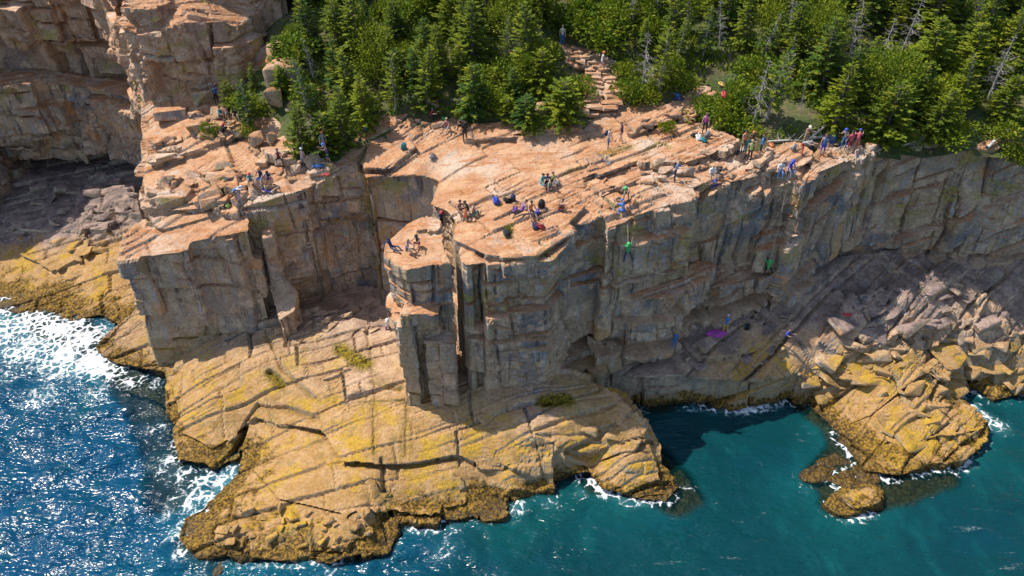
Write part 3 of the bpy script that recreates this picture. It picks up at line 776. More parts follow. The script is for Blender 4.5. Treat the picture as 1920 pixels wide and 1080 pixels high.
def sea():
    def axis(a, b, st, far):
        inner = np.arange(a, b, st)
        g = np.array([1, 3, 7, 15, 30, 70, 160, 400, 900.0])
        g = g[g < far]
        return np.concatenate([a - g[::-1], inner, inner[-1] + g])
    xs = axis(-58, 56, 0.19, 1000); ys = axis(16, 58, 0.19, 1000)
    ys = ys[ys < 90]
    X, Y = np.meshgrid(xs, ys); x, y = X.ravel().astype(np.float32), Y.ravel().astype(np.float32)
    Q = np.stack([x, y, np.zeros_like(x)], 1)
    # distance to the shore on a raster
    cs = 0.25; gx0, gy0 = -60.0, 14.0; gw, gh = 480, 190
    AV = np.concatenate(ALLV)
    ix = ((AV[:, 0] - gx0) / cs).astype(int); iy = ((AV[:, 1] - gy0) / cs).astype(int)
    ok = (ix >= 0) & (ix < gw) & (iy >= 0) & (iy < gh)
    top = np.full((gh, gw), -9.0)
    np.maximum.at(top, (iy[ok], ix[ok]), AV[ok, 2])
    land = top > 0.12
    D = np.where(land, 0.0, 99.0)
    for _ in range(40):
        pz = np.pad(D, 1, constant_values=99)
        for dy in (0, 1, 2):
            for dx in (0, 1, 2):
                D = np.minimum(D, pz[dy:dy + gh, dx:dx + gw] + cs * math.hypot(dx - 1, dy - 1))
    jx = np.clip(((x - gx0) / cs).astype(int), 0, gw - 1); jy = np.clip(((y - gy0) / cs).astype(int), 0, gh - 1)
    shore = D[jy, jx]; bed = top[jy, jx]
    # surf patches: photo point, radius in metres, strength
    foam = 0.75 * np.exp(-(shore / 0.45) ** 2) * (0.35 + 0.65 * sstep(-0.1, 0.5, vnoise(Q * 0.35, 201)))
    for px, py, r, s in [(20, 575, 2.8, 1.), (60, 600, 2.8, 1.1), (110, 620, 2.8, 1.2), (150, 640, 2.6, 1.3), (175, 675, 2.2, 1.3), (205, 692, 1.8, 1.2), (120, 670, 2.6, 1.0), (60, 650, 3.0, .9), (0, 620, 3.0, .9),
            (250, 712, 1.3, .75), (285, 720, 1.2, .6), (80, 740, 2.0, .55), (180, 735, 1.6, .5), (30, 700, 2.0, .35), (300, 800, 0.9, .5), (310, 870, 1.2, .6), (340, 890, 1.2, .75), (380, 895, 1.1, .9), (420, 900, 1.0, 1.0), (440, 880, 0.8, .9), (350, 935, 1.2, .85),
            (390, 925, 0.9, .9), (310, 960, 1.0, .5), (330, 1000, 0.8, .8), (345, 1035, 0.7, .9), (500, 1058, 0.6, .6), (620, 1068, 0.6, .5), (740, 985, 0.8, .7), (800, 985, 1.0, .65), (850, 985, 0.9, .55), (830, 1030, 1.5, .38),
            (970, 950, 0.9, .65), (1030, 940, 0.9, .45), (1090, 925, 0.7, .5), (1180, 945, 0.7, .45), (1290, 915, 0.6, .4), (1800, 745, 0.5, 1.1), (1822, 765, 0.7, 1.1), (1845, 785, 0.9, 1.0), (1870, 800, 1.0, .75), (1800, 728, 0.4, 1.2), (1835, 742, 0.4, .9),
            (1655, 898, 0.55, 1.2), (1680, 900, 0.5, .6), (1600, 960, 0.5, .6), (1550, 945, 0.45, .7), (1640, 870, 0.6, .4), (1510, 920, 0.6, .3)]:
        cx, cy = P(px, py, 0)
        foam = np.maximum(foam, 0.92 * s * np.exp(-((x - cx) ** 2 + (y - cy) ** 2) / (r * r)) ) 
    rough = 1 - sstep(-12, 6, x + 0.35 * (y - 34))
    sp = 0.5 * fbm(Q * np.array([0.16, 0.34, 1], np.float32), 205, 2)
    sw = np.sin(x * 0.55 - y * 1.25 + 2.0 * sp * 3) * 0.10 + 0.11 * fbm(Q * np.array([.5, .9, 1], np.float32), 211, 3) + 0.06 * fbm(Q * 1.6, 221, 2)
    z = sw * (0.45 + 0.75 * rough) + 0.16 * np.clip(foam, 0, 1) * abs(fbm(Q * 1.3, 231, 3))
    far = sstep(10, 80, np.hypot(np.maximum(abs(x) - 57, 0), np.maximum(abs(y - 37) - 22, 0)))
    z = z * (1 - far)
    deepness = np.where(bed > -1.6, np.clip(-bed, 0, 3), 3)
    # soften the depth field
    dep = deepness.reshape(len(ys), len(xs))
    for _ in range(9):
        pz = np.pad(dep, 1, mode='edge'); dep = (pz[:-2, 1:-1] + pz[2:, 1:-1] + pz[1:-1, :-2] + pz[1:-1, 2:] + dep * 2) / 6
    shallow = 0.85 * (1 - sstep(0.2, 2.0, dep.ravel()))
    teal = sstep(-14, 4, x + 0.5 * (40 - y) * 0.3)
    nx, ny = len(xs), len(ys)
    i = np.arange(nx * ny).reshape(ny, nx)
    F = np.stack([i[:-1, :-1].ravel(), i[:-1, 1:].ravel(), i[1:, 1:].ravel(), i[1:, :-1].ravel()], 1)
    me = mesh_np('sea', np.stack([x, y, z], 1), F, sea_material(), True)
    attr(me, 'foam', np.clip(foam, 0, 1.3)); attr(me, 'shallow', shallow); attr(me, 'teal', teal); attr(me, 'near', np.exp(-shore / 3.0) * (0.4 + 0.6 * sstep(-.3, .4, fbm(Q * .22, 251, 2))))
    tag(obj('sea', me), 'blue green sea with white surf along the rocks', kind='structure')
sea()

# ------------------------------------------------------------------ vegetation
def leaf_material(name, a, b, tipc, trans=0.25):
    m = NT(name)
    oi = m.node('ObjectInfo').outputs['Random']
    p = m.pos()
    c = m.mix(oi, a, b)
    c = m.mix(m.ramp(m.noise(p, 1.1, 3, 0.6), 0.45, 0.68), c, tipc)
    c = m.mul(0.5, c, m.mix(m.ramp(m.noise(p, 6, 2, 0.6), 0.35, 0.65), (0.5, 0.5, 0.5), (1.35, 1.35, 1.3)))
    m.con(c, m.bsdf.inputs['Base Color']); m.bsdf.inputs['Roughness'].default_value = 0.7
    m.bsdf.inputs['Specular IOR Level'].default_value = 0.2
    tl = m.node('BsdfTranslucent'); m.con(c, tl.inputs[0])
    mx = m.node('MixShader'); mx.inputs[0].default_value = trans
    m.con(m.bsdf.outputs[0], mx.inputs[1]); m.con(tl.outputs[0], mx.inputs[2]); m.con(mx.outputs[0], m.out.inputs['Surface'])
    return m.m
def bark_material(name, a, b):
    m = NT(name); p = m.pos()
    c = m.mix(m.ramp(m.noise(m.mapped(p, (6, 6, 1.2)), 1.5, 4, 0.7), 0.35, 0.65), a, b)
    m.con(c, m.bsdf.inputs['Base Color']); m.bsdf.inputs['Roughness'].default_value = 0.9
    return m.m
NEEDLE = leaf_material('spruce_needles', (0.055, 0.13, 0.024), (0.185, 0.24, 0.016), (0.31, 0.33, 0.02), 0.34)
SHRUBL = leaf_material('shrub_leaves', (0.09, 0.165, 0.012), (0.17, 0.22, 0.012), (0.27, 0.29, 0.02))
GREYTW = bark_material('grey_twigs', (0.20, 0.18, 0.165), (0.38, 0.355, 0.33))
BARK = bark_material('spruce_bark', (0.07, 0.055, 0.045), (0.20, 0.17, 0.15))
DRIFT = bark_material('bleached_wood', (0.36, 0.33, 0.30), (0.56, 0.53, 0.50))

def tube(V, F, pts, radii, n=5):
    """tapered tube through points, appended to V/F (quads)"""
    pts = [np.array(p, float) for p in pts]
    base = len(V)
    for k, p in enumerate(pts):
        d = pts[min(k + 1, len(pts) - 1)] - pts[max(k - 1, 0)]
        d /= np.linalg.norm(d) + 1e-9
        a = np.cross(d, (0, 0, 1.0) if abs(d[2]) < 0.9 else (1.0, 0, 0)); a /= np.linalg.norm(a)
        b = np.cross(d, a)
        for j in range(n):
            t = 2 * math.pi * j / n
            V.append(p + radii[k] * (math.cos(t) * a + math.sin(t) * b))
    for k in range(len(pts) - 1):
        for j in range(n):
            F.append((base + k * n + j, base + k * n + (j + 1) % n, base + (k + 1) * n + (j + 1) % n, base + (k + 1) * n + j))
def kite(V, F, o, d, side, L, W):
    b = len(V)
    V.extend([o, o + d * L * 0.45 + side * W * 0.5, o + d * L, o + d * L * 0.45 - side * W * 0.5])
    F.append((b, b + 1, b + 2, b + 3))
def unit(v): return v / (np.linalg.norm(v) + 1e-9)
def spruce_meshes(seed, h, rad, dens=1.0, gap=0.12, low=0.08, full=0.8, bare=0.25):
    r = np.random.default_rng(seed)
    V, F, TV, TF = [], [], [], []
    lean = r.normal(0, 0.02, 2) * h
    axis = lambda t: np.array([lean[0] * t * t, lean[1] * t * t, h * t])
    tube(TV, TF, [axis(t) - (0, 0, 0.3 if t == 0 else 0) for t in (0, .25, .5, .75, .98)], [0.022 * h, 0.018 * h, 0.013 * h, 0.008 * h, 0.003 * h], 6)
    nw = int(h / 0.25)
    for w in range(nw):
        t = low + (0.985 - low) * (w + r.uniform(-.3, .3)) / nw
        t = min(max(t, low), 0.985)
        nb = max(4, int((5 + 4 * (1 - t)) * dens))
        a0 = r.uniform(0, 6.28)
        for b in range(nb):
            if r.random() < gap: continue
            az = a0 + 6.283 * b / nb + r.normal(0, .25)
            prof = (1 - t) ** full if t > low + 0.12 else (1 - t) ** full * 0.75
            L = (rad * prof + 0.10) * r.uniform(.62, 1.15)
            drop = -0.30 + 0.75 * t + r.normal(0, .12)
            o = axis(t)
            d = unit(np.array([math.cos(az), math.sin(az), drop]))
            isbare = r.random() < bare * (1 - t)
            end = o + d * L + np.array([0, 0, 0.10 * L])
            tube(TV, TF, [o, o + d * L * .55, end], [0.018, 0.012, 0.004], 3)
            if isbare: continue
            s = unit(np.cross(d, (0, 0, 1.0)))
            ns = max(4, int(L / 0.07))
            for k in range(ns):
                u = (0.22 + 0.78 * (k + r.random()) / ns)
                q = o + (end - o) * u
                sg = 1 if (k % 2) else -1
                fl = (0.26 * (1.15 - 0.55 * u) * r.uniform(.7, 1.25)) * min(1.0, 0.55 + L * 0.5)
                dd = unit(d * 0.75 + s * sg * r.uniform(.35, 1.1) + np.array([0, 0, r.normal(-.02, .32)]))
                sd = unit(np.cross(dd, np.array([r.normal(0, .35), r.normal(0, .35), 1.0])))
                kite(V, F, q, dd, sd, fl * 1.35, fl * 0.74)
            kite(V, F, end - d * 0.12, d, s, 0.34, 0.16)
    for k in range(5):
        az = r.uniform(0, 6.28)
        kite(V, F, axis(0.95), unit(np.array([math.cos(az) * .4, math.sin(az) * .4, 1.0])), unit(np.array([-math.sin(az), math.cos(az), 0])), 0.4, 0.12)
    return V, F, TV, TF
def shrub_meshes(seed, w, h, n=520, leaf=0.22):
    r = np.random.default_rng(seed)
    V, F, TV, TF = [], [], [], []
    cl = []
    for k in range(16):
        az, el = r.uniform(0, 6.28), r.uniform(0.05, 1.0)
        q = np.array([math.cos(az) * w * .5 * math.sqrt(1 - el * el * .8) * r.uniform(.3, 1), math.sin(az) * w * .5 * math.sqrt(1 - el * el * .8) * r.uniform(.3, 1), h * (0.15 + .72 * el)])
        cl.append((q, r.uniform(.2, .38) * h + .12))
        tube(TV, TF, [np.array([0, 0, -.1]), q * (.5, .5, .4), q], [0.03, 0.02, 0.008], 3)
    for k in range(n):
        c, cr = cl[r.integers(len(cl))]
        u = unit(r.normal(0, 1, 3)); q = c + u * cr * r.uniform(.55, 1.05)
        if q[2] < 0.02: q[2] = abs(q[2]) + .03
        d = unit(u + r.normal(0, .5, 3) + (0, 0, .25)); s = unit(np.cross(d, r.normal(0, 1, 3)))
        kite(V, F, q, d, s, leaf * r.uniform(.7, 1.3), leaf * r.uniform(.45, .7))
    return V, F, TV, TF
def dead_meshes(seed, h, rad, nb=44):
    r = np.random.default_rng(seed)
    V, F, TV, TF = [], [], [], []
    lean = r.normal(0, .05, 2) * h
    axis = lambda t: np.array([lean[0] * t, lean[1] * t, h * t])
    tube(TV, TF, [axis(t) - (0, 0, .3 if t == 0 else 0) for t in (0, .3, .6, .85, 1)], [.022 * h, .017 * h, .011 * h, .006 * h, .002 * h], 6)
    for k in range(nb):
        t = r.uniform(.15, .97); az = r.uniform(0, 6.28)
        L = rad * (1.05 - t) ** .6 * r.uniform(.5, 1.15)
        d = unit(np.array([math.cos(az), math.sin(az), r.normal(-.05, .25)]))
        o = axis(t); e = o + d * L
        tube(V, F, [o, o + d * L * .5 + (0, 0, .04), e], [.022, .015, .005], 3)
        for j in range(7):
            u = r.uniform(.3, 1); q = o + (e - o) * u
            dd = unit(d + r.normal(0, .6, 3)); ll = L * r.uniform(.15, .38)
            tube(V, F, [q, q + dd * ll], [.011, .004], 3)
    return V, F, TV, TF
def plant_proto(kind, pair, mats, crown_name):
    V, F, TV, TF = pair
    return (kind, crown_name, mesh_np(crown_name, np.array(V), F, mats[0]), mesh_np('trunk', np.array(TV), TF, mats[1], True))
PROTO = {'round': [], 'spruce': [], 'sparse': [], 'bushy': [], 'dead': [], 'shrub': [], 'low': []}
for k in range(7): PROTO['spruce'].append(plant_proto('spruce_tree', spruce_meshes(300 + k, 6.0, 1.75 + .15 * (k % 3), 1.2, .10, .06), (NEEDLE, BARK), 'crown'))
for k in range(4): PROTO['sparse'].append(plant_proto('spruce_tree', spruce_meshes(330 + k, 6.0, 1.5, .95, .24, .2, .65, .6), (NEEDLE, GREYTW), 'crown'))
for k in range(3): PROTO['bushy'].append(plant_proto('spruce_tree', spruce_meshes(350 + k, 3.4, 1.6, 1.5, .05, .03, .6, .05), (NEEDLE, BARK), 'crown'))
for k in range(3): PROTO['dead'].append(plant_proto('dead_tree', dead_meshes(370 + k, 5.6, 1.25, 62), (GREYTW, GREYTW), 'branches'))
for k in range(4): PROTO['shrub'].append(plant_proto('shrub', shrub_meshes(390 + k, 2.0, 1.1, 1500, .15), (SHRUBL, BARK), 'foliage'))
for k in range(2): PROTO['low'].append(plant_proto('shrub', shrub_meshes(400 + k, 2.2, .6, 1100, .14), (SHRUBL, BARK), 'foliage'))
for k in range(3): PROTO['round'].append(plant_proto('broadleaf_tree', shrub_meshes(420 + k, 2.6, 3.4, 3400, .17), (SHRUBL, BARK), 'crown'))
def plant(kind, x, y, s, label, cat, group, k=None, z=None, sxy=1.0):
    pr = PROTO[kind][random.randrange(len(PROTO[kind])) if k is None else k % len(PROTO[kind])]
    o = empty(pr[0], (x, y, (ground(x, y) if z is None else z) - 0.06), random.uniform(0, 6.28))
    o.scale = (s * sxy, s * sxy, s)
    o.rotation_euler.x = random.gauss(0, .06); o.rotation_euler.y = random.gauss(0.03, .06)
    c = obj(pr[1], pr[2], o)
    if pr[1] == 'branches': c['kind'] = 'stuff'
    obj('trunk' if 'shrub' != pr[0] else 'stems', pr[3], o)
    tag(o, label, cat, group)
    return o
TREES = []
def photo_xy(x, y, z):
    v = Vector((x, y, z - CAM_H)); f = v.y * CP - v.z * SP; u = v.y * SP + v.z * CP
    return 960 + FPX * v.x / f, 540 - FPX * u / f
def on_path(x, y):
    px, py = photo_xy(x, y, ground(x, y))
    return 1030 < px < 1200 and 60 < py < 240
def far_enough(x, y, d): return all((x - a) ** 2 + (y - b) ** 2 > (d + e) ** 2 * .25 for a, b, e in TREES)
def at(px, py):
    l, n = hit(px, py); return l.x, l.y
SINGLE = [ # photo foot, kind, height, width factor, label
    (432, 206, 'bushy', 2.9, .8, 'small bright green spruce right beside the climbers at the headland foot', 0),
    (470, 252, 'sparse', 4.6, 1.1, 'dark spruce with bare bleached branches above the loose blocks', 1),
    (566, 292, 'spruce', 5.2, 1.0, 'bright green spruce standing lowest on the left ledges', 2),
    (612, 288, 'bushy', 3.9, 1.0, 'bushy spruce between the lowest left spruce and the wall corner', 1),
    (645, 280, 'spruce', 6.2, 1.1, 'tall dense spruce behind the person in the orange helmet', 3),
    (585, 225, 'sparse', 6.2, 1.0, 'thin spruce with grey dead limbs above the brown boulder', 0),
    (690, 238, 'spruce', 5.4, 1.0, 'spruce at the forest edge over the dark blue bag', 4),
    (742, 205, 'sparse', 5.6, 1.1, 'ragged spruce with grey twigs behind the middle resting group', 2),
    (800, 205, 'spruce', 6.0, 1.05, 'slim spruce next to the pale boulder at the forest edge', 5),
    (890, 218, 'spruce', 5.3, 1.35, 'broad dark spruce overhanging the mossy strip of the plateau', 6),
    (985, 236, 'bushy', 3.0, 1.2, 'low rounded spruce left of the pink boulder', 0),
    (1052, 228, 'bushy', 3.6, 1.35, 'dense rounded spruce filling the bend left of the stone steps', 2),
    (950, 226, 'bushy', 2.4, 1.1, 'short spruce at the curved forest edge', 1),
    (1205, 172, 'dead', 5.4, 1.15, 'grey dead spruce beside the top of the stone steps', 0),
    (1236, 178, 'sparse', 5.6, 1.0, 'half dead spruce right behind the grey one by the steps', 3),
    (1414, 232, 'dead', 5.6, 1.2, 'leaning grey dead spruce above the juniper mat', 1),
    (1436, 225, 'sparse', 6.2, 1.0, 'grey limbed spruce growing against the leaning dead one', 0),
    (1500, 212, 'dead', 2.9, .35, 'short white snag standing alone above the driftwood', 2),
    (1560, 250, 'spruce', 5.6, 1.15, 'dark spruce behind the climbers in red trousers', 1),
    (1656, 262, 'bushy', 4.4, 1.15, 'round topped green tree at the right cliff edge', 0),
    (1742, 264, 'spruce', 4.4, 1.3, 'wide spruce hanging over the right cliff edge', 2),
    (1690, 100, 'dead', 5.0, 1.1, 'pale dead spruce standing high in the right forest', 0),
    (1850, 190, 'dead', 5.6, 1.0, 'bare leaning snag far up at the right of the forest', 1),
    (1590, 130, 'dead', 5.0, 1.0, 'grey snag in the middle of the right forest', 2),
    (590, 150, 'dead', 4.2, .9, 'white twiggy snag next to the thin spruce with grey limbs', 1)]
BASE = {'spruce': 6.0, 'sparse': 6.0, 'bushy': 3.4, 'dead': 5.6, 'shrub': 1.1, 'low': .6}
for px, py, kind, h, wf, lab, k in SINGLE:
    x, y = at(px, py)
    h *= .84 if px < 1000 else .95
    plant(kind, x, y, h / BASE[kind], lab, 'tree', 'dead trees among the spruces' if kind == 'dead' else 'spruces along the forest edge', k, sxy=wf)
    TREES.append((x, y, 2.0))
NF = 0
fa = np.array(forest_xy)
for _ in range(9000):
    if NF > 285: break
    y = random.uniform(50, 79); x = random.uniform(-27, 60)
    if abs(x) > y * 0.74 + 6: continue
    sd = float(signed(np.array([x]), np.array([y]), forest_xy)[0])
    if sd < 0.7 or not far_enough(x, y, 1.5): continue
    if on_path(x, y): continue
    q = random.random()
    h = random.uniform(3.2, 6.4) * (.88 if x < 1 else 1.0) * (0.75 if sd < 2.0 else 1.0)
    zone = ('above the left ledges' if x < -13 else 'behind the mossy plateau strip' if x < 1 else 'around the stone steps' if x < 13 else 'above the juniper mats' if x < 25 else 'above the right hand cliff')
    row = 'in the first rows' if sd < 4 else 'in the middle rows' if sd < 10 else 'in the rear rows'
    where = ' ' + row + ' of the forest ' + zone
    wf = random.choice((.9, 1.05, 1.2, 1.4))
    sz = ('tall ' if h > 5.3 else 'short ' if h < 4.0 else 'mid sized ') + ('broad ' if wf > 1.1 else 'slim ')
    if q < .60: plant('spruce', x, y, h / 6, sz + 'spruce' + where, 'tree', sz + 'spruces' + where, sxy=wf)
    elif q < .65: plant('round', x, y, h * .72 / 3.4, 'rounded leafy tree' + where, 'tree', 'rounded leafy trees' + where)
    elif q < .86: plant('sparse', x, y, h / 6, 'thin grey limbed spruce' + where, 'tree', 'thin grey limbed spruces' + where, sxy=random.uniform(.9, 1.2))
    elif q < .92: plant('bushy', x, y, h * .7 / 3.4, 'bushy young spruce' + where, 'tree', 'bushy young spruces' + where)
    elif q < .95: plant('spruce', x, y, h * .8 / 6, 'small slender spruce' + where, 'tree', 'small slender spruces' + where, sxy=.95)
    else: plant('dead', x, y, h * .8 / 5.6, 'grey dead spruce' + where, 'tree', 'grey dead spruces' + where)
    TREES.append((x, y, 1.5)); NF += 1
for px, py, s, sx, lab in [(1350, 222, 1.5, 1.5, 'broad green juniper mat beside the orange bag'), (1395, 245, 1.3, 1.4, 'juniper mat in front of the leaning grey spruce'), (1330, 205, 1.0, 1.2, 'small juniper at the upper edge of the pink slab'),
        (1180, 190, 1.5, 1.0, 'bright shrub right at the foot of the stone steps'), (1120, 80, 1.9, 1.4, 'large round shrub above the top of the stone steps'), (1165, 150, 1.2, 1.0, 'shrub on the right side of the stone steps'),
        (1085, 180, 1.3, 1.0, 'shrub on the left side of the stone steps'), (1215, 195, 1.1, 1.2, 'shrub below the grey dead spruce'), (1275, 172, 1.2, 1.2, 'shrub behind the blue coat on the plateau'),
        (1780, 262, 1.3, 1.5, 'yellowish shrub near the right end of the cliff edge'), (1870, 262, 1.2, 1.4, 'shrub over the gully at the right end of the cliff'), (1620, 262, .9, 1.2, 'shrub behind the pink shirted climbers'),
        (395, 252, .8, 1.0, 'little bush among the blocks left of the spruces'), (466, 248, .7, 1.2, 'little bush under the bare branched dark spruce'), (1250, 246, .7, 1.0, 'round dark bush alone on the bare plateau'),
        (1890, 298, 1.1, 1.3, 'green bush growing in the gully on the right cliff face'), (860, 222, .9, 1.1, 'bush under the broad dark spruce'), (1010, 240, .8, 1.4, 'bush on the plateau rim below the pink boulder'), (955, 434, .3, 1.0, 'small yellow green plant on the main block'), (1690, 268, .9, 1.2, 'bush between the two wide trees at the right edge')]:
    l, n = hit(px, py)
    plant('low' if py > 200 and s < 1.6 and 'mat' in lab else 'shrub', l.x, l.y, s, lab, 'shrub', 'shrubs at the forest edge', z=l.z, sxy=sx)
for _ in range(900):
    if sum(1 for t in TREES if t[2] == 1.2) >= 160: break
    y = random.uniform(50, 80); x = random.uniform(-26, 58)
    if abs(x) > y * 0.74 + 4: continue
    sd = float(signed(np.array([x]), np.array([y]), forest_xy)[0])
    if sd < 0.5 or not far_enough(x, y, 1.2) or on_path(x, y): continue
    zone = ('above the left ledges' if x < -13 else 'behind the mossy plateau strip' if x < 1 else 'around the stone steps' if x < 13 else 'above the juniper mats' if x < 25 else 'above the right hand cliff')
    row = ' in the first rows' if sd < 4 else ' in the middle rows' if sd < 10 else ' in the rear rows'
    where = row + ' of the forest ' + zone
    h, wf = random.uniform(1.0, 2.0), random.choice((.9, 1.05, 1.3))
    sz = ('small ' if h < 1.3 else 'medium ' if h < 1.65 else 'large ') + ('wide ' if wf > 1.1 else 'compact ' if wf < 1 else 'round ')
    plant('shrub', x, y, h, sz + 'shrub' + where, 'shrub', sz + 'shrubs' + where, sxy=wf)
    TREES.append((x, y, 1.2))
# dense low cover along the forest edge and under the trees
def ground_cover():
    r = np.random.default_rng(99)
    V, F = [], []
    n = 0
    X = r.uniform(-28, 66, 36000); Y = r.uniform(46, 82, 36000)
    sd = signed(X, Y, forest_xy)
    keep = (sd > 0.05) & (abs(X) < Y * .78 + 6) & (vnoise(np.stack([X * .5, Y * .5, X * 0], 1), 401) > -0.25)
    for x, y in zip(X[keep], Y[keep]):
        z = ground(x, y)
        for k in range(3):
            q = np.array([x + r.normal(0, .12), y + r.normal(0, .12), z])
            d = unit(np.array([r.normal(0, .5), r.normal(0, .5), 1.0])); s = unit(np.cross(d, r.normal(0, 1, 3)))
            kite(V, F, q, d, s, r.uniform(.22, .55), r.uniform(.10, .22))
    o = obj('undergrowth', mesh_np('undergrowth', np.array(V), F, SHRUBL))
    tag(o, 'low green undergrowth covering the forest floor', 'undergrowth', kind='stuff')
ground_cover()

# ------------------------------------------------------------------ boulders and loose stones
def rock_mesh(seed, sx, sy, sz, n=13):
    r = np.random.default_rng(seed)
    bm = bmesh.new()
    for k in range(n):
        v = r.uniform(-1, 1, 3); v = np.sign(v) * abs(v) ** (0.45 if n < 30 else 0.9)
        v *= np.array([sx, sy, sz]) * .5 * r.uniform(.82, 1.0)
        bm.verts.new((v[0], v[1], v[2] + sz * .5))
    res = bmesh.ops.convex_hull(bm, input=bm.verts)
    bmesh.ops.delete(bm, geom=[g for g in res['geom_interior'] if isinstance(g, bmesh.types.BMVert)], context='VERTS')
    bmesh.ops.bevel(bm, geom=list(bm.edges), offset=min(sx, sy, sz) * .05, segments=1, affect='EDGES')
    me = bpy.data.meshes.new('stone'); bm.to_mesh(me); bm.free()
    me.materials.append(ROCK)
    return me
for i, (px, py, sx, sy, sz, rz, lab) in enumerate([
    (488, 274, 1.5, 1.2, 1.5, 20, 'tall pale block at the foot of the bare branched spruce'),
    (509, 268, .9, .8, 1.1, 60, 'smaller pale block touching the tall one by the spruce'),
    (520, 300, 2.2, 1.3, 1.0, -25, 'broad leaning slab below the two pale blocks'),
    (545, 308, 1.2, .9, .8, 15, 'grey faced block between the seated group and the pink shirted person'),
    (372, 242, 2.0, 1.0, .9, 25, 'pale tilted slab above the rubble of the left ledges'),
    (516, 200, 1.5, 1.0, 2.1, 10, 'brown stump shaped boulder under the thin spruces'),
    (530, 150, 3.6, 2.4, 2.2, 20, 'big striped outcrop block beside the headland'),
    (322, 224, 3.0, 1.5, 1.2, 10, 'dark shaded block at the foot of the headland wall'),
    (390, 192, 2.6, 1.5, 1.3, -10, 'dark block on the shaded ledge of the headland'),
    (1014, 212, 1.1, .8, 1.1, 30, 'pink boulder sticking out of the rounded spruces'),
    (1200, 244, 1.3, .8, .6, 20, 'brown block beside the walker in dark blue'),
    (1150, 207, .9, .7, .7, 50, 'small angular block at the bottom of the stone steps'),
    (1090, 215, 1.4, .9, .8, 12, 'grey boulder against the rounded spruces by the steps'),
    (1248, 326, 1.3, .9, .6, 25, 'brown block left of the stooping person at the cliff edge'),
    (1212, 342, 1.2, .9, .6, -15, 'brown wedge shaped block in front of its twin near the cliff edge'),
    (1300, 350, 1.3, .9, .5, 20, 'flat block on the lip left of the pair with the blue rope bag'),
    (812, 200, 1.1, .8, .8, 0, 'pale grey boulder at the forest edge behind the resting group'),
    (822, 235, 1.5, .8, .5, 10, 'low flat stone beside the seated resting group')]):
    l, n = hit(px, py); x, y, z = l.x, l.y, l.z - .15 * sz
    o = obj('boulder', rock_mesh(500 + i, sx, sy, sz, 16)); o.location = (x, y, z)
    o.rotation_euler = (random.gauss(0, .12), random.gauss(0, .12), math.radians(rz))
    tag(o, lab, 'boulder')
STONES = [rock_mesh(600 + k, 1.0, .72 - .02 * (k % 5), .5 + .07 * (k % 4), 11) for k in range(10)]
SHADED_ST = []  # stone copies with the shade of the ground around them painted in
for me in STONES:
    d = me.copy(); d.name = 'stone'; attr(d, 'bare', np.ones(len(d.vertices))); SHADED_ST.append(d)
def stone(px, py, s, parent, rz=None, sink=.12, flat=1.0):
    l, n = hit(px, py)
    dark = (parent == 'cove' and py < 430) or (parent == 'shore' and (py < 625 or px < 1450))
    o = bpy.data.objects.new('stone', (SHADED_ST if dark else STONES)[random.randrange(10)]); link(o, MASS[parent])
    o.location = (l.x, l.y, l.z - sink * s); o.scale = (s * random.uniform(.8, 1.35), s * random.uniform(.7, 1.1), s * flat * random.uniform(.6, 1.1))
    o.rotation_euler = (random.gauss(0, .22), random.gauss(0, .22), math.radians(29) + random.gauss(0, .5) if rz is None else rz)
def stones(poly, n, lo, hi, parent, slab=False):
    xs = [p[0] for p in poly]; ys = [p[1] for p in poly]
    k = 0
    while k < n:
        x, y = random.uniform(min(xs), max(xs)), random.uniform(min(ys), max(ys))
        if inside(np.array([x]), np.array([y]), poly)[0]:
            stone(x, y, lo + (hi - lo) * random.random() ** 1.8, parent, sink=.22 if slab else .12, flat=.62 if slab else 1.0); k += 1
stones([(330, 345), (420, 318), (500, 335), (520, 360), (465, 372), (440, 392), (360, 380), (280, 385), (272, 350)], 95, .7, 2.3, 'cliff')
stones([(285, 275), (330, 258), (345, 300), (290, 300)], 18, .8, 1.8, 'cliff')
stones([(355, 210), (425, 215), (470, 250), (430, 262), (350, 255)], 30, .6, 1.8, 'cliff')
stones([(470, 270), (540, 285), (600, 300), (640, 320), (560, 340), (500, 325), (480, 300)], 34, .6, 1.7, 'cliff')
stones([(540, 150), (600, 170), (600, 205), (540, 215)], 12, .5, 1.3, 'cliff')
stones([(1280, 288), (1400, 285), (1480, 290), (1490, 320), (1380, 330), (1300, 335), (1210, 345), (1190, 330)], 34, .5, 1.6, 'cliff')
stones([(1180, 232), (1290, 210), (1330, 185), (1320, 215), (1220, 255)], 16, .5, 1.4, 'cliff')
stones([(1530, 265), (1640, 272), (1650, 282), (1560, 300)], 14, .4, 1.0, 'cliff')
stones([(690, 220), (900, 235), (1000, 245), (900, 243), (700, 238)], 20, .3, .9, 'cliff')
stones([(1080, 330), (1170, 340), (1200, 380), (1150, 400), (1090, 380)], 16, .4, 1.2, 'cliff')
stones([(1500, 690), (1560, 640), (1760, 620), (1915, 630), (1915, 720), (1780, 700), (1790, 790), (1700, 830), (1580, 790)], 60, 1.0, 3.6, 'shore', True)
stones([(1530, 560), (1640, 520), (1915, 520), (1915, 610), (1760, 610), (1560, 630)], 36, 1.0, 3.4, 'shore', True)
stones([(1730, 640), (1915, 610), (1915, 730), (1860, 735), (1790, 700)], 14, 1.2, 3.0, 'shore', True)
stones([(1260, 640), (1480, 590), (1500, 680), (1300, 690)], 22, .5, 1.4, 'shore')
stones([(20, 430), (230, 400), (240, 440), (200, 520), (40, 520)], 18, 1.0, 3.0, 'cove', True)
stones([(60, 350), (260, 345), (260, 420), (80, 420)], 26, .9, 2.6, 'cove')
stones([(480, 600), (700, 560), (720, 620), (560, 650)], 30, .4, 1.3, 'shelf')
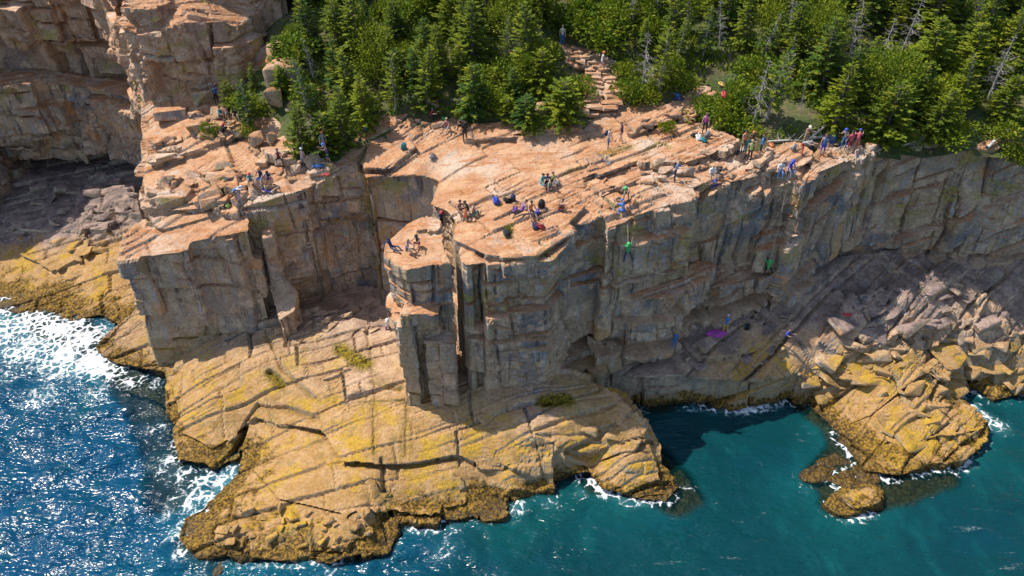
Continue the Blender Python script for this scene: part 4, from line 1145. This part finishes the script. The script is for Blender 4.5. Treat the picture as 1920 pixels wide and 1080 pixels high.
stones([(400, 960), (480, 940), (700, 980), (690, 1030), (420, 1030)], 30, .5, 1.2, 'shelf')
stones([(880, 780), (1190, 765), (1200, 800), (1000, 840)], 9, .6, 2.0, 'shelf', True)

STEPS = [rock_mesh(700 + k, 1.0, .85, .34, 18) for k in range(4)]
for k, (px, py, w) in enumerate([(1122, 214, 3.0), (1126, 203, 3.2), (1128, 193, 3.3), (1130, 183, 3.2), (1133, 174, 3.0), (1134, 165, 2.8), (1133, 156, 2.7), (1130, 148, 2.6), (1124, 140, 2.5), (1117, 132, 2.4), (1108, 124, 2.3), (1098, 116, 2.1), (1086, 108, 1.8), (1074, 100, 1.6), (1065, 92, 1.4)]):
    for h in (-1, 1):
        l, n = hit(px + h * w * 5.2, py + random.uniform(-2, 2))
        o = bpy.data.objects.new('stone_step', STEPS[random.randrange(4)]); link(o, MASS['cliff'])
        o.location = (l.x, l.y, l.z - .08); o.scale = (w * random.uniform(.45, .62), random.uniform(1.0, 1.3), random.uniform(.8, 1.15)); o.rotation_euler = (random.gauss(0, .04), random.gauss(0, .05), random.gauss(.12, .12))

# ------------------------------------------------------------------ people
_pal = {}
def paint(name, c, rough=.75):
    if name not in _pal:
        m = NT(name)
        p = m.node('TexCoord').outputs['Object']
        c = [0.82 * q + 0.18 * sum(c) / 3 for q in c]
        m.con(m.mul(.5, tuple(c), m.mix(m.ramp(m.noise(p, 14, 3, .6), .35, .65), (.7, .7, .7), (1.15, 1.15, 1.15))), m.bsdf.inputs['Base Color'])
        m.bsdf.inputs['Roughness'].default_value = rough
        _pal[name] = m.m
    return _pal[name]
CLR = dict(skin=(.48, .27, .18), tan=(.36, .19, .12), black=(.018, .018, .02), navy=(.02, .035, .13), blue=(.02, .16, .52), teal=(.01, .30, .33), white=(.75, .75, .75), grey=(.28, .28, .29),
    red=(.55, .03, .03), pink=(.60, .06, .13), palepink=(.62, .35, .36), purple=(.20, .03, .30), orange=(.72, .17, .03), yellow=(.62, .40, .03), green=(.04, .48, .10), lime=(.38, .52, .06), brown=(.14, .07, .04),
    khaki=(.33, .26, .17), blond=(.42, .27, .11), royal=(.02, .05, .55), darkred=(.25, .02, .03), cream=(.66, .58, .45), magenta=(.45, .02, .36))
def M_(n): return paint('cloth_' + n if n not in ('skin', 'tan') else n, CLR[n])
def rx(a):  # forward swing from straight down (towards -y)
    return np.array([0, -math.sin(a), -math.cos(a)])
def skeleton(pz, lean, head, arms, legs, twist=0.0):
    """arms/legs: (right, left), each (swing, out, bend) in degrees"""
    J, E, R, S = [], [], [], []
    def add(p, r, par=None, seg=0):
        J.append(np.array(p, float)); R.append(r); S.append(seg)
        if par is not None: E.append((par, len(J) - 1))
        return len(J) - 1
    L = math.radians(lean)
    up = np.array([0, -math.sin(L), math.cos(L)])
    pel = add((0, 0, pz), .125, None, 2)
    waist = add(J[pel] + up * .17, .115, pel, 1)
    chest = add(J[waist] + up * .22, .135, waist, 1)
    nb = add(J[chest] + up * .15, .065, chest, 1)
    H = math.radians(lean + head); hu = np.array([0, -math.sin(H), math.cos(H)])
    fw = np.array([0, -math.cos(H), -math.sin(H)])
    nk = add(J[nb] + hu * .07, .052, nb, 0)
    hd = add(J[nk] + hu * .10 + fw * .015, .092, nk, 0)
    ht = add(J[hd] + hu * .10, .075, hd, 0)
    nose = add(J[hd] + fw * .115, .014, hd, 0)
    bx = np.array([1.0, 0, 0])
    for i, sgn in enumerate((-1, 1)):
        sw, out, bend = [math.radians(v) for v in arms[i]]
        def dirv(a, o):
            d = rx(a + L * .5); return unit(np.array([sgn * math.sin(o), d[1] * math.cos(o), d[2] * math.cos(o)]))
        sh = add(J[chest] + up * .09 + bx * sgn * .185, .058, chest, 5)
        el = add(J[sh] + dirv(sw, out) * .28, .043, sh, 5)
        d2 = dirv(sw + bend, out * .4)
        wr = add(J[el] + d2 * .25, .030, el, 0)
        pm = add(J[wr] + d2 * .08, .036, wr, 0)
        for f in range(4):
            k1 = add(J[pm] + d2 * .05 + np.array([sgn * 0, (f - 1.5) * .022, 0]), .011, pm, 0)
            add(J[k1] + d2 * (.045 - .006 * abs(f - 1)) + fw * .012, .008, k1, 0)
        th = add(J[wr] + d2 * .04 + fw * .045, .013, wr, 0)
        add(J[th] + d2 * .04 + fw * .01, .009, th, 0)
    for i, sgn in enumerate((-1, 1)):
        sw, out, bend = [math.radians(v) for v in legs[i]]
        def dirl(a, o):
            d = rx(a); return unit(np.array([sgn * math.sin(o), d[1] * math.cos(o), d[2] * math.cos(o)]))
        hp = add(J[pel] + np.array([sgn * .095, 0, -.05]), .092, pel, 2)
        kn = add(J[hp] + dirl(sw, out) * .42, .064, hp, 2)
        d2 = dirl(sw - bend, out * .5)
        cf = add(J[kn] + d2 * .13, .060, kn, 3)
        an = add(J[cf] + d2 * .28, .042, cf, 3)
        fd = unit(np.array([sgn * .12, -math.cos(sw - bend) - .001, math.sin(sw - bend) * -1.0 if abs(sw - bend) > .9 else -.12]))
        hl = add(J[an] + d2 * .045, .045, an, 4)
        add(J[hl] + fd * .17, .034, hl, 4)
    return J, E, R, S, hd, hu, fw, chest, up
def person_mesh(name, *a):
    J, E, R, S, hd, hu, fw, chest, up = skeleton(*a)
    lo = min(j[2] - r * .8 for j, r in zip(J, R))
    J = [j - np.array([0, 0, lo]) for j in J]
    me = bpy.data.meshes.new('body'); me.from_pydata([tuple(j) for j in J], E, [])
    o = bpy.data.objects.new('tmp', me); COL.objects.link(o)
    o.modifiers.new('s', 'SKIN')
    sv = me.skin_vertices[0].data
    for k, r in enumerate(R): sv[k].radius = (r, r)
    sv[0].use_root = True
    sb = o.modifiers.new('b', 'SUBSURF'); sb.levels = 1
    dg = bpy.context.evaluated_depsgraph_get()
    e = bpy.data.meshes.new_from_object(o.evaluated_get(dg)); e.name = 'body'
    bpy.data.objects.remove(o)
    JA = np.array(J)
    par = {b: a_ for a_, b in E}
    C = np.empty(len(e.polygons) * 3, np.float32); e.polygons.foreach_get('center', C); C = C.reshape(-1, 3)
    best = np.full(len(C), 9.0); lab = np.zeros(len(C), np.int32)
    for b, a_ in par.items():
        pa, pb = JA[a_], JA[b]; d = pb - pa
        t = np.clip(((C - pa) @ d) / (d @ d + 1e-9), 0, 1)
        dist = np.linalg.norm(C - pa - t[:, None] * d, axis=1) - .5 * (R[a_] + R[b])
        nr = dist < best; best[nr] = dist[nr]; lab[nr] = S[b]
    e.materials.clear()
    for k in range(6): e.materials.append(M_('skin'))
    e.polygons.foreach_set('material_index', lab)
    e.polygons.foreach_set('use_smooth', np.ones(len(e.polygons), bool)); e.update()
    return e, JA[hd], hu, fw, JA[chest], up
POSES = {
    'stand': person_mesh('stand', .93, 2, 4, ((8, 10, 15), (5, 12, 20)), ((3, 3, 3), (-3, 4, 2))),
    'walk': person_mesh('walk', .93, 6, 6, ((28, 8, 25), (-22, 8, 15)), ((20, 2, 6), (-14, 2, 18))),
    'busy': person_mesh('busy', .93, 12, 25, ((40, 12, 70), (38, 14, 75)), ((6, 5, 6), (-4, 6, 4))),
    'stoop': person_mesh('stoop', .86, 62, 5, ((55, 8, 15), (48, 10, 20)), ((30, 5, 28), (10, 6, 14))),
    'sit': person_mesh('sit', .16, 8, 6, ((35, 15, 40), (30, 18, 45)), ((95, 10, 60), (92, 14, 55))),
    'hug': person_mesh('hug', .16, 16, 12, ((70, 12, 30), (68, 14, 35)), ((125, 8, 118), (122, 12, 112))),
    'recline': person_mesh('recline', .16, -32, 10, ((-25, 18, 10), (-22, 20, 12)), ((88, 6, 8), (104, 10, 50))),
    'crouch': person_mesh('crouch', .42, 32, -4, ((60, 10, 40), (55, 14, 45)), ((115, 14, 125), (92, 12, 128))),
    'dangle': person_mesh('dangle', .16, 10, 14, ((25, 18, 25), (22, 18, 30)), ((88, 7, 80), (86, 9, 74))),
    'climb': person_mesh('climb', .93, -6, -18, ((160, 12, 10), (125, 28, 45)), ((55, 24, 65), (8, 8, 10)))}
def cap_mesh(r, cut, sq=1.0):
    bm = bmesh.new()
    bmesh.ops.create_uvsphere(bm, u_segments=12, v_segments=8, radius=r)
    bmesh.ops.delete(bm, geom=[v for v in bm.verts if v.co.z < cut * r - 1e-4], context='VERTS')
    for v in bm.verts: v.co.y *= 1.12; v.co.z *= sq
    me = bpy.data.meshes.new('cap'); bm.to_mesh(me); bm.free()
    for p in me.polygons: p.use_smooth = True
    me.materials.append(M_('black'))
    return me
def helmet_mesh():
    bm = bmesh.new()
    bmesh.ops.create_uvsphere(bm, u_segments=14, v_segments=8, radius=.128)
    bmesh.ops.delete(bm, geom=[v for v in bm.verts if v.co.z < -.01], context='VERTS')
    rim = [e for e in bm.edges if e.is_boundary]
    r = bmesh.ops.extrude_edge_only(bm, edges=rim)
    for v in [g for g in r['geom'] if isinstance(g, bmesh.types.BMVert)]: v.co.x *= 1.14; v.co.y *= 1.14; v.co.z -= .012
    for v in bm.verts: v.co.y *= 1.15
    me = bpy.data.meshes.new('helmet'); bm.to_mesh(me); bm.free()
    for p in me.polygons: p.use_smooth = True
    me.materials.append(M_('white'))
    return me
HAIR, LONGHAIR, HELMET = cap_mesh(.115, -.15), cap_mesh(.125, -.75), helmet_mesh()
def rbox(sx, sy, sz, bev, taper=1.0, seg=2):
    bm = bmesh.new(); bmesh.ops.create_cube(bm, size=1)
    for v in bm.verts:
        k = taper if v.co.z > 0 else 1
        v.co.x *= sx * k; v.co.y *= sy * k; v.co.z = (v.co.z + .5) * sz
    bmesh.ops.bevel(bm, geom=list(bm.edges), offset=bev, segments=seg, affect='EDGES')
    me = bpy.data.meshes.new('box'); bm.to_mesh(me); bm.free()
    for p in me.polygons: p.use_smooth = True
    me.materials.append(M_('black'))
    return me
PACKB, POCKET = rbox(.32, .22, .50, .07, .8), rbox(.24, .09, .22, .03)
def setmat(o, i, n):
    o.material_slots[i].link = 'OBJECT'; o.material_slots[i].material = M_(n)
def strap_mesh():
    V, F = [], []
    tube(V, F, [np.array(q) for q in [(0, -.09, .44), (0, -.17, .40), (0, -.20, .25), (0, -.12, .08)]], [.022, .024, .022, .015], 4)
    me = mesh_np('strap', np.array(V), F, M_('black')); return me
STRAP = strap_mesh()
def pack_parts(parent, c, c2):
    b = obj('pocket', POCKET, parent); b.location = (0, .13, .06); setmat(b, 0, c2)
    for sx in (-.1, .1):
        t = obj('strap', STRAP, parent); t.location.x = sx
def person(px, py, pose, rz, shirt, thigh, shank, head, label, group=None, sleeve=None, skin='skin', shoe='black', loc=None, pack=None, s=0.92, dz=0.0):
    me, hd, hu, fw, ch, up = POSES[pose]
    if loc is None:
        l, n = hit(px, py); loc = (l.x, l.y, l.z - .03 + dz)
    root = empty('person', loc, math.radians(rz), s)
    b = obj('body', me, root)
    for i, n in enumerate((skin, shirt, thigh, shank if shank else skin, shoe, sleeve if sleeve else skin)): setmat(b, i, n)
    q = hu; ang = math.atan2(-q[1], q[2])
    if head.startswith('helmet_'):
        h = obj('helmet', HELMET, root); setmat(h, 0, head[7:]); h.location = hd + hu * .035; h.rotation_euler = (ang, 0, 0)
    elif head.startswith('cap_'):
        h = obj('hat', HELMET, root); setmat(h, 0, head[4:]); h.location = hd + hu * .03; h.rotation_euler = (ang, 0, 0); h.scale = (.95, 1.1, .85)
    else:
        h = obj('hair', LONGHAIR if head.endswith('_long') else HAIR, root); setmat(h, 0, head.replace('_long', '')); h.location = hd + hu * .03 - fw * .02; h.rotation_euler = (ang - .25, 0, 0)
    if pack:
        k = obj('backpack', PACKB, root); setmat(k, 0, pack); k.location = ch - fw * .24 - up * .3; k.rotation_euler = (math.atan2(-up[1], up[2]), 0, 0)
        pack_parts(k, pack, pack)
    tag(root, label, 'person', group)
    return root
g1, g2, g3 = 'people on the left ledges', 'people resting on the plateau', 'climbers at the right cliff edge'
person(407, 194, 'stand', 40, 'blue', 'black', 'black', 'brown', 'person in blue standing at the foot of the headland wall', g1, 'blue')
person(414, 224, 'sit', 70, 'teal', 'black', None, 'black', 'person in teal sitting beside the small spruce at the headland', g1, 'teal')
person(428, 218, 'hug', -30, 'palepink', 'grey', None, 'brown_long', 'person in pale pink sitting under the small spruce', g1)
person(442, 220, 'sit', 20, 'black', 'khaki', None, 'black', 'person in black sitting right of the one in pale pink', g1, 'black')
person(418, 248, 'crouch', 100, 'darkred', 'black', 'black', 'brown', 'person in dark red crouching among the rubble blocks', g1, 'darkred')
person(570, 314, 'stand', 150, 'palepink', 'grey', 'black', 'helmet_white', 'standing person in a pink shirt and white helmet on the left ledges', g1, 'palepink')
person(616, 304, 'busy', -60, 'purple', 'navy', None, 'helmet_blue', 'person in a purple top and light blue helmet by the wall corner', g1)
person(608, 284, 'stand', 20, 'grey', 'khaki', 'khaki', 'helmet_orange', 'person in an orange helmet in front of the tall left spruce', g1, 'grey')
person(471, 344, 'hug', 20, 'teal', 'grey', None, 'cap_red', 'seated person in teal with a red cap', g1, 'teal')
person(491, 340, 'sit', -10, 'navy', 'blue', None, 'orange', 'seated person in dark blue with orange hair, middle of the group of three', g1, 'navy')
person(506, 341, 'hug', 0, 'navy', 'purple', None, 'black_long', 'seated person in navy with long dark hair, right of the orange haired one', g1, 'navy')
person(494, 360, 'recline', 70, 'cream', 'royal', 'royal', 'cap_white', 'person in blue trousers lying back below the seated three', g1)
person(441, 378, 'stoop', 100, 'blue', 'khaki', None, 'helmet_white', 'person bending over at the top of the gully', g1, 'white')
person(453, 392, 'busy', 180, 'palepink', 'grey', 'grey', 'brown', 'person in a faded pink shirt standing at the gully edge', g1)
person(524, 304, 'sit', 10, 'darkred', 'black', None, 'black', 'person in dark red sitting against the leaning slab', g1)
person(872, 264, 'stand', 10, 'black', 'black', 'black', 'black', 'person all in black standing on the bare plateau', g2, 'black')
person(860, 243, 'crouch', 30, 'brown', 'black', 'black', 'black', 'crouching person in dark brown beside the standing one in black', g2, 'brown')
person(840, 246, 'sit', -30, 'pink', 'grey', None, 'blond', 'seated person in pink with a green bag behind', g2)
person(808, 225, 'hug', 60, 'darkred', 'black', 'black', 'black', 'person in dark red sitting by the flat stone at the forest edge', g2, 'darkred')
person(1140, 279, 'stand', 60, 'white', 'blue', None, 'blond', 'walker with a dark blue backpack and blue shorts', g2, pack='navy')
person(1164, 267, 'walk', -140, 'navy', 'palepink', None, 'brown', 'walker in a navy shirt and pink shorts facing the steps', g2)
person(1128, 133, 'walk', 90, 'white', 'palepink', None, 'orange_long', 'person in a white top walking down the stone steps', g2)
person(1054, 84, 'stand', 0, 'cream', 'blue', 'blue', 'blond', 'person in a pale shirt at the very top of the path', g2, 'cream')
person(1016, 352, 'sit', 40, 'teal', 'teal', None, 'black', 'seated person in teal at the left of the tight group', g2, 'teal')
person(1026, 347, 'hug', 0, 'navy', 'black', 'black', 'black', 'seated person in navy in the middle of the tight group', g2, 'navy')
person(1038, 349, 'sit', -40, 'lime', 'grey', None, 'brown', 'seated person in lime at the right of the tight group', g2)
person(1030, 356, 'recline', 200, 'teal', 'black', None, 'black_long', 'person in teal with long dark hair, back turned, in the tight group', g2)
person(1264, 340, 'busy', 60, 'grey', 'navy', 'navy', 'brown', 'stooping person in grey at the cliff edge near two brown blocks', g3, 'blue')
person(1332, 338, 'dangle', 10, 'white', 'grey', None, 'blond', 'seated person in white beside the blue rope bag', g3, 'white')
person(1344, 334, 'hug', 30, 'black', 'khaki', 'khaki', 'black', 'seated person in black behind the one in white', g3, 'black')
person(1320, 250, 'stand', -20, 'magenta', 'black', 'black', 'brown', 'person in magenta standing beside the pile of grey gear', g3)
person(1396, 293, 'busy', 40, 'teal', 'teal', None, 'brown', 'person in teal shorts at the left of the standing group', g3, 'teal')
person(1404, 302, 'stand', 170, 'lime', 'black', 'black', 'blond', 'person in a lime vest seen from behind in the standing group', g3)
person(1392, 283, 'stand', 20, 'orange', 'brown', None, 'black', 'person in an orange top at the back of the standing group', g3)
person(1408, 282, 'busy', -30, 'brown', 'black', 'black', 'orange', 'person in brown at the back right of the standing group', g3, 'brown')
person(1424, 292, 'stand', 70, 'blue', 'black', None, 'brown', 'person in a blue shirt a step right of the standing group', g3, 'blue')
person(1500, 289, 'stoop', 40, 'grey', 'red', 'red', 'grey', 'person in bright red trousers bending forward', g3, 'grey')
person(1508, 272, 'busy', 10, 'tan', 'khaki', 'khaki', 'cap_cream', 'shirtless person in a pale hat beside the driftwood', g3, skin='tan')
person(1540, 291, 'stand', -20, 'blue', 'royal', None, 'brown', 'person in a blue tank top at the diagonal crack', g3)
person(1580, 278, 'busy', -50, 'grey', 'blue', 'blue', 'helmet_royal', 'person in blue trousers and a blue helmet at the cliff edge', g3)
person(1590, 285, 'stand', 190, 'pink', 'darkred', None, 'black', 'person in a pink shirt standing between the two blue helmets', g3, 'pink')
person(1603, 283, 'busy', 160, 'pink', 'orange', None, 'helmet_royal', 'person in a pink shirt wearing a blue helmet', g3, 'pink')
person(1603, 301, 'sit', 0, 'palepink', 'grey', None, 'brown', 'person in pale pink sitting low on the cliff lip', g3)
person(1461, 330, 'dangle', -10, 'white', 'blue', 'blue', 'blond', 'person in a white top with legs over the cliff edge', g3, 'white')
person(1478, 328, 'dangle', 20, 'royal', 'blue', 'grey', 'helmet_royal', 'person in royal blue with legs over the cliff edge', g3, 'royal')
person(1168, 404, 'crouch', 200, 'blue', 'blue', 'blue', 'blue', 'person in blue crouching at the lip above the climber', g3, 'blue')
person(1174, 374, 'stoop', -20, 'cream', 'khaki', 'khaki', 'helmet_green', 'bending person in a green helmet above the crouching one in blue', g3)
g4 = 'people resting on the main block'
person(735, 470, 'recline', 60, 'navy', 'navy', 'navy', 'black', 'person in navy leaning back at the edge of the pillar top', 'people on the pillar top', 'navy')
person(764, 476, 'sit', 70, 'blue', 'khaki', None, 'blond', 'person in light blue sitting in the middle of the pillar top', 'people on the pillar top')
person(785, 462, 'hug', -20, 'black', 'darkred', None, 'black_long', 'person in black sitting rearmost on the pillar top', 'people on the pillar top')
person(862, 402, 'sit', 30, 'tan', 'brown', None, 'black', 'bare chested person at the left of the sunbathing circle', g4, skin='tan')
person(878, 400, 'hug', -60, 'black', 'black', 'black', 'black', 'person in black in the sunbathing circle', g4, 'black')
person(888, 408, 'hug', 150, 'brown', 'teal', 'black', 'brown_long', 'person with long brown hair in the sunbathing circle', g4)
person(873, 416, 'sit', 170, 'orange', 'tan', None, 'brown', 'person in orange at the front of the sunbathing circle', g4, skin='tan')
person(828, 418, 'busy', 20, 'navy', 'black', 'black', 'helmet_red', 'climber in a red helmet in the crack behind the pillar', 'climbers on the rock', 'navy', loc=(*P(828, 424, 14.2), 13.9))
person(1048, 398, 'hug', 100, 'brown', 'darkred', None, 'brown', 'person in brown sitting apart right of the bags', g4)
person(995, 404, 'sit', 20, 'orange', 'navy', None, 'black', 'person in orange sitting among the dark bags', g4)
person(978, 402, 'recline', -60, 'purple', 'black', 'black', 'black', 'person in purple lying among the dark bags', g4)
def on_wall(px, py, off=.28):
    l, n = hit(px, py)
    d = ray(px, py).normalized()
    return l - d * off, n
for px, py, rz, sh, th, sk, hd, lab in [(1177, 470, 180, 'green', 'navy', 'navy', 'helmet_green', 'climber in a green shirt high on the wall below the lip'), (1441, 500, 160, 'green', 'black', 'black', 'helmet_green', 'climber in a green shirt in the middle of the long right wall'),
        (726, 610, 220, 'white', 'purple', 'purple', 'helmet_white', 'climber in white and purple low on the left edge of the pillar')]:
    l, n = on_wall(px, py, .42)
    person(px, py, 'climb', rz, sh, th, sk, hd, lab, 'climbers on the rock', 'green' if sh == 'green' else 'white', loc=(l.x, l.y, l.z - .95))
g5 = 'people at the foot of the cliff'
person(1359, 624, 'busy', 160, 'blue', 'yellow', 'yellow', 'helmet_white', 'belayer in yellow trousers at the foot of the cliff', g5, 'blue')
person(1470, 646, 'busy', 30, 'royal', 'black', 'black', 'brown', 'person in royal blue standing on the sunlit ledge', g5, 'royal')
person(1263, 652, 'stand', 150, 'blue', 'blue', 'blue', 'helmet_white', 'person in bright blue at the mouth of the low cave', g5, 'blue')

# ------------------------------------------------------------------ bags, ropes, cloths
def pack(px, py, c, label, lie=False, rz=0, s=1.0, c2=None, group='bags on the plateau'):
    l, n = hit(px, py)
    o = empty('backpack', (l.x, l.y, l.z - .03), math.radians(rz), s)
    b = obj('sack', PACKB, o); setmat(b, 0, c)
    pack_parts(b, c, c2 or c)
    if lie: b.rotation_euler = (math.radians(-78), 0, 0); b.location = (0, -.2, .12)
    tag(o, label, 'backpack', group)
for a in [(757, 281, 'teal', 'teal backpack alone on the left part of the plateau', False, 30, 1.3), (687, 244, 'teal', 'teal backpack with an orange pocket under the edge spruce', False, 50, 1.1, 'orange'), (700, 222, 'navy', 'dark blue backpack in the shade of the forest edge', False, 0, 1.2),
        (834, 226, 'green', 'green bag behind the seated person in pink', True, 40, 1.1), (930, 381, 'royal', 'bright blue bag, leftmost of the bags on the main block', True, 20, 1.4), (952, 379, 'black', 'black bag beside the bright blue one', True, 80, 1.2),
        (962, 377, 'navy', 'navy bag right of the black one', False, 10, 1.2), (966, 398, 'purple', 'purple bag left of the lying person', True, 0, 1.2), (984, 392, 'white', 'white bag behind the person in orange', True, 30, 1.0),
        (1008, 404, 'royal', 'blue bag right of the person in orange', False, 60, 1.1), (1015, 390, 'black', 'large black pack standing upright on the main block', False, 20, 1.4), (1003, 428, 'navy', 'navy bag next to the red one', True, 10, 1.2),
        (1014, 428, 'red', 'red bag on the front of the main block', True, 70, 1.2), (950, 443, 'black', 'black bag in front of the small yellow green plant', True, 20, 1.3, 'lime'), (850, 414, 'black', 'small black mat bag left of the sunbathing circle', True, 60, .9),
        (1560, 268, 'blue', 'bright blue backpack left of the climbers in pink', False, 0, 1.5), (1447, 276, 'orange', 'orange bag on the slab right of the standing group', True, 20, 1.1), (1357, 182, 'red', 'red bag at the upper end of the pink slab', True, 0, 1.4),
        (1354, 163, 'yellow', 'yellow and dark bag above the red one', True, 40, 1.3, 'black'), (1382, 290, 'black', 'black pack at the feet of the standing group', False, 40, 1.2), (1518, 278, 'black', 'black pack beside the driftwood', True, 30, 1.4), (1488, 283, 'grey', 'grey pack left of the red trousers', False, 30, 1.2),
        (1310, 262, 'white', 'white pack in the gear pile', True, 10, 1.3), (1320, 266, 'teal', 'teal pack in the gear pile', True, 60, 1.2), (1326, 259, 'grey', 'grey pack in the gear pile', False, 20, 1.2), (1303, 258, 'black', 'black pack in the gear pile', True, 80, 1.2),
        (1270, 182, 'blue', 'blue coat bag in the shade at the forest edge', True, 20, 1.4), (812, 297, 'grey', 'grey pack lying in the middle of the plateau', True, 130, 1.2), (428, 388, 'lime', 'lime green bag at the top of the gully', True, 30, 1.2, 'black'),
        (418, 246, 'black', 'black pack among the blocks by the crouching person', True, 0, 1.2), (1400, 618, 'black', 'black pack on the shaded ledge at the cliff foot', False, 20, 1.3, 'teal'), (1045, 346, 'grey', 'grey pack right of the tight group', True, 20, 1.1)]:
    pack(*a[:4], lie=a[4], rz=a[5], s=a[6], c2=a[7] if len(a) > 7 else None)
def heap(name, px, py, w, d, h, c, label, cat, dz=0):
    l, n = hit(px, py)
    r = np.random.default_rng(int(px)); bm = bmesh.new()
    bmesh.ops.create_icosphere(bm, subdivisions=3, radius=.5)
    for v in bm.verts:
        k = 1 + .22 * math.sin(v.co.x * 9 + px) * math.cos(v.co.y * 8) + .12 * math.sin(v.co.z * 14 + v.co.x * 11)
        v.co = Vector((v.co.x * w * k, v.co.y * d * k, max(v.co.z, -.12) * h * k))
    me = bpy.data.meshes.new(name); bm.to_mesh(me); bm.free(); me.materials.append(M_(c))
    o = obj(name, me); o.location = (l.x, l.y, l.z + .02 + dz); tag(o, label, cat)
heap('tarp', 1343, 626, 1.5, .8, .4, 'magenta', 'magenta tarp spread at the foot of the cliff', 'tarp')
heap('cloth', 597, 311, .9, .5, .15, 'blue', 'blue cloth lying right of the pink shirted person', 'cloth')
heap('bag', 611, 328, .6, .3, .25, 'red', 'red stuff bag on the lip of the left wall', 'bag')
heap('rope_bag', 1338, 347, .55, .4, .8, 'royal', 'royal blue rope bag hanging over the cliff edge', 'bag')
heap('jacket', 1588, 590, .7, .5, .2, 'red', 'red jacket left on the shaded ledge', 'jacket')
heap('coat', 1272, 186, .8, .5, .3, 'navy', 'navy coat lying beside the blue coat bag', 'coat')
def cable(name, pts, r, mat, label, cat):
    V, F = [], []
    tube(V, F, [np.array(p) for p in pts], [r] * len(pts), 5)
    o = obj(name, mesh_np(name, np.array(V), F, mat, True)); tag(o, label, cat)
for (ax, ay), (bx, by), lab in [((1176, 408), (1177, 462), 'pale rope running down to the climber below the lip'), ((1478, 326), (1443, 492), 'pale rope running down the long right wall to the climber')]:
    a, _ = hit(ax, ay); b, _ = on_wall(bx, by, .2)
    mid = [a + (b - a) * t + Vector((0, -.28 * math.sin(t * 3.14), .0)) for t in (0, .03, .3, .6, 1)]
    mid[0].z += .1
    cable('rope', mid, .014, M_('cream'), lab, 'rope')
def log(px, py, L, rz, tilt, r, label):
    l, n = hit(px, py)
    V, F = [], []
    d = np.array([math.cos(rz) * math.cos(tilt), math.sin(rz) * math.cos(tilt), math.sin(tilt)])
    o = np.array(l) + (0, 0, r)
    tube(V, F, [o, o + d * L * .4 + (0, 0, .06), o + d * L * .75 + (.04, 0, .05), o + d * L], [r, r * .85, r * .6, r * .25], 7)
    for k, u in enumerate((.35, .55, .7, .85)):
        q = o + d * L * u; e = unit(np.array([random.gauss(0, .5), random.gauss(0, .5), .9]))
        tube(V, F, [q, q + e * .5 * L * .3, q + e * L * .28 + d * .1], [r * .4, r * .25, r * .1], 5)
    ob = obj('driftwood_log', mesh_np('driftwood_log', np.array(V), F, DRIFT, True)); tag(ob, label, 'log')
log(1512, 268, 2.0, .5, .5, .09, 'bleached driftwood limb leaning up beside the shirtless person')
log(1520, 262, 2.6, .1, .05, .10, 'bleached driftwood trunk lying flat behind the red trousers')
log(1438, 268, 2.6, .02, .02, .09, 'grey log lying along the forest edge right of the standing group')
log(1850, 280, 3.2, .6, .35, .14, 'grey fallen trunk leaning at the right end of the cliff edge')
log(1690, 276, 2.2, .4, .1, .08, 'bare fallen branch at the cliff edge under the wide spruce')

print('quads', {k: len(o.data.polygons) for k, o in MASS.items()})
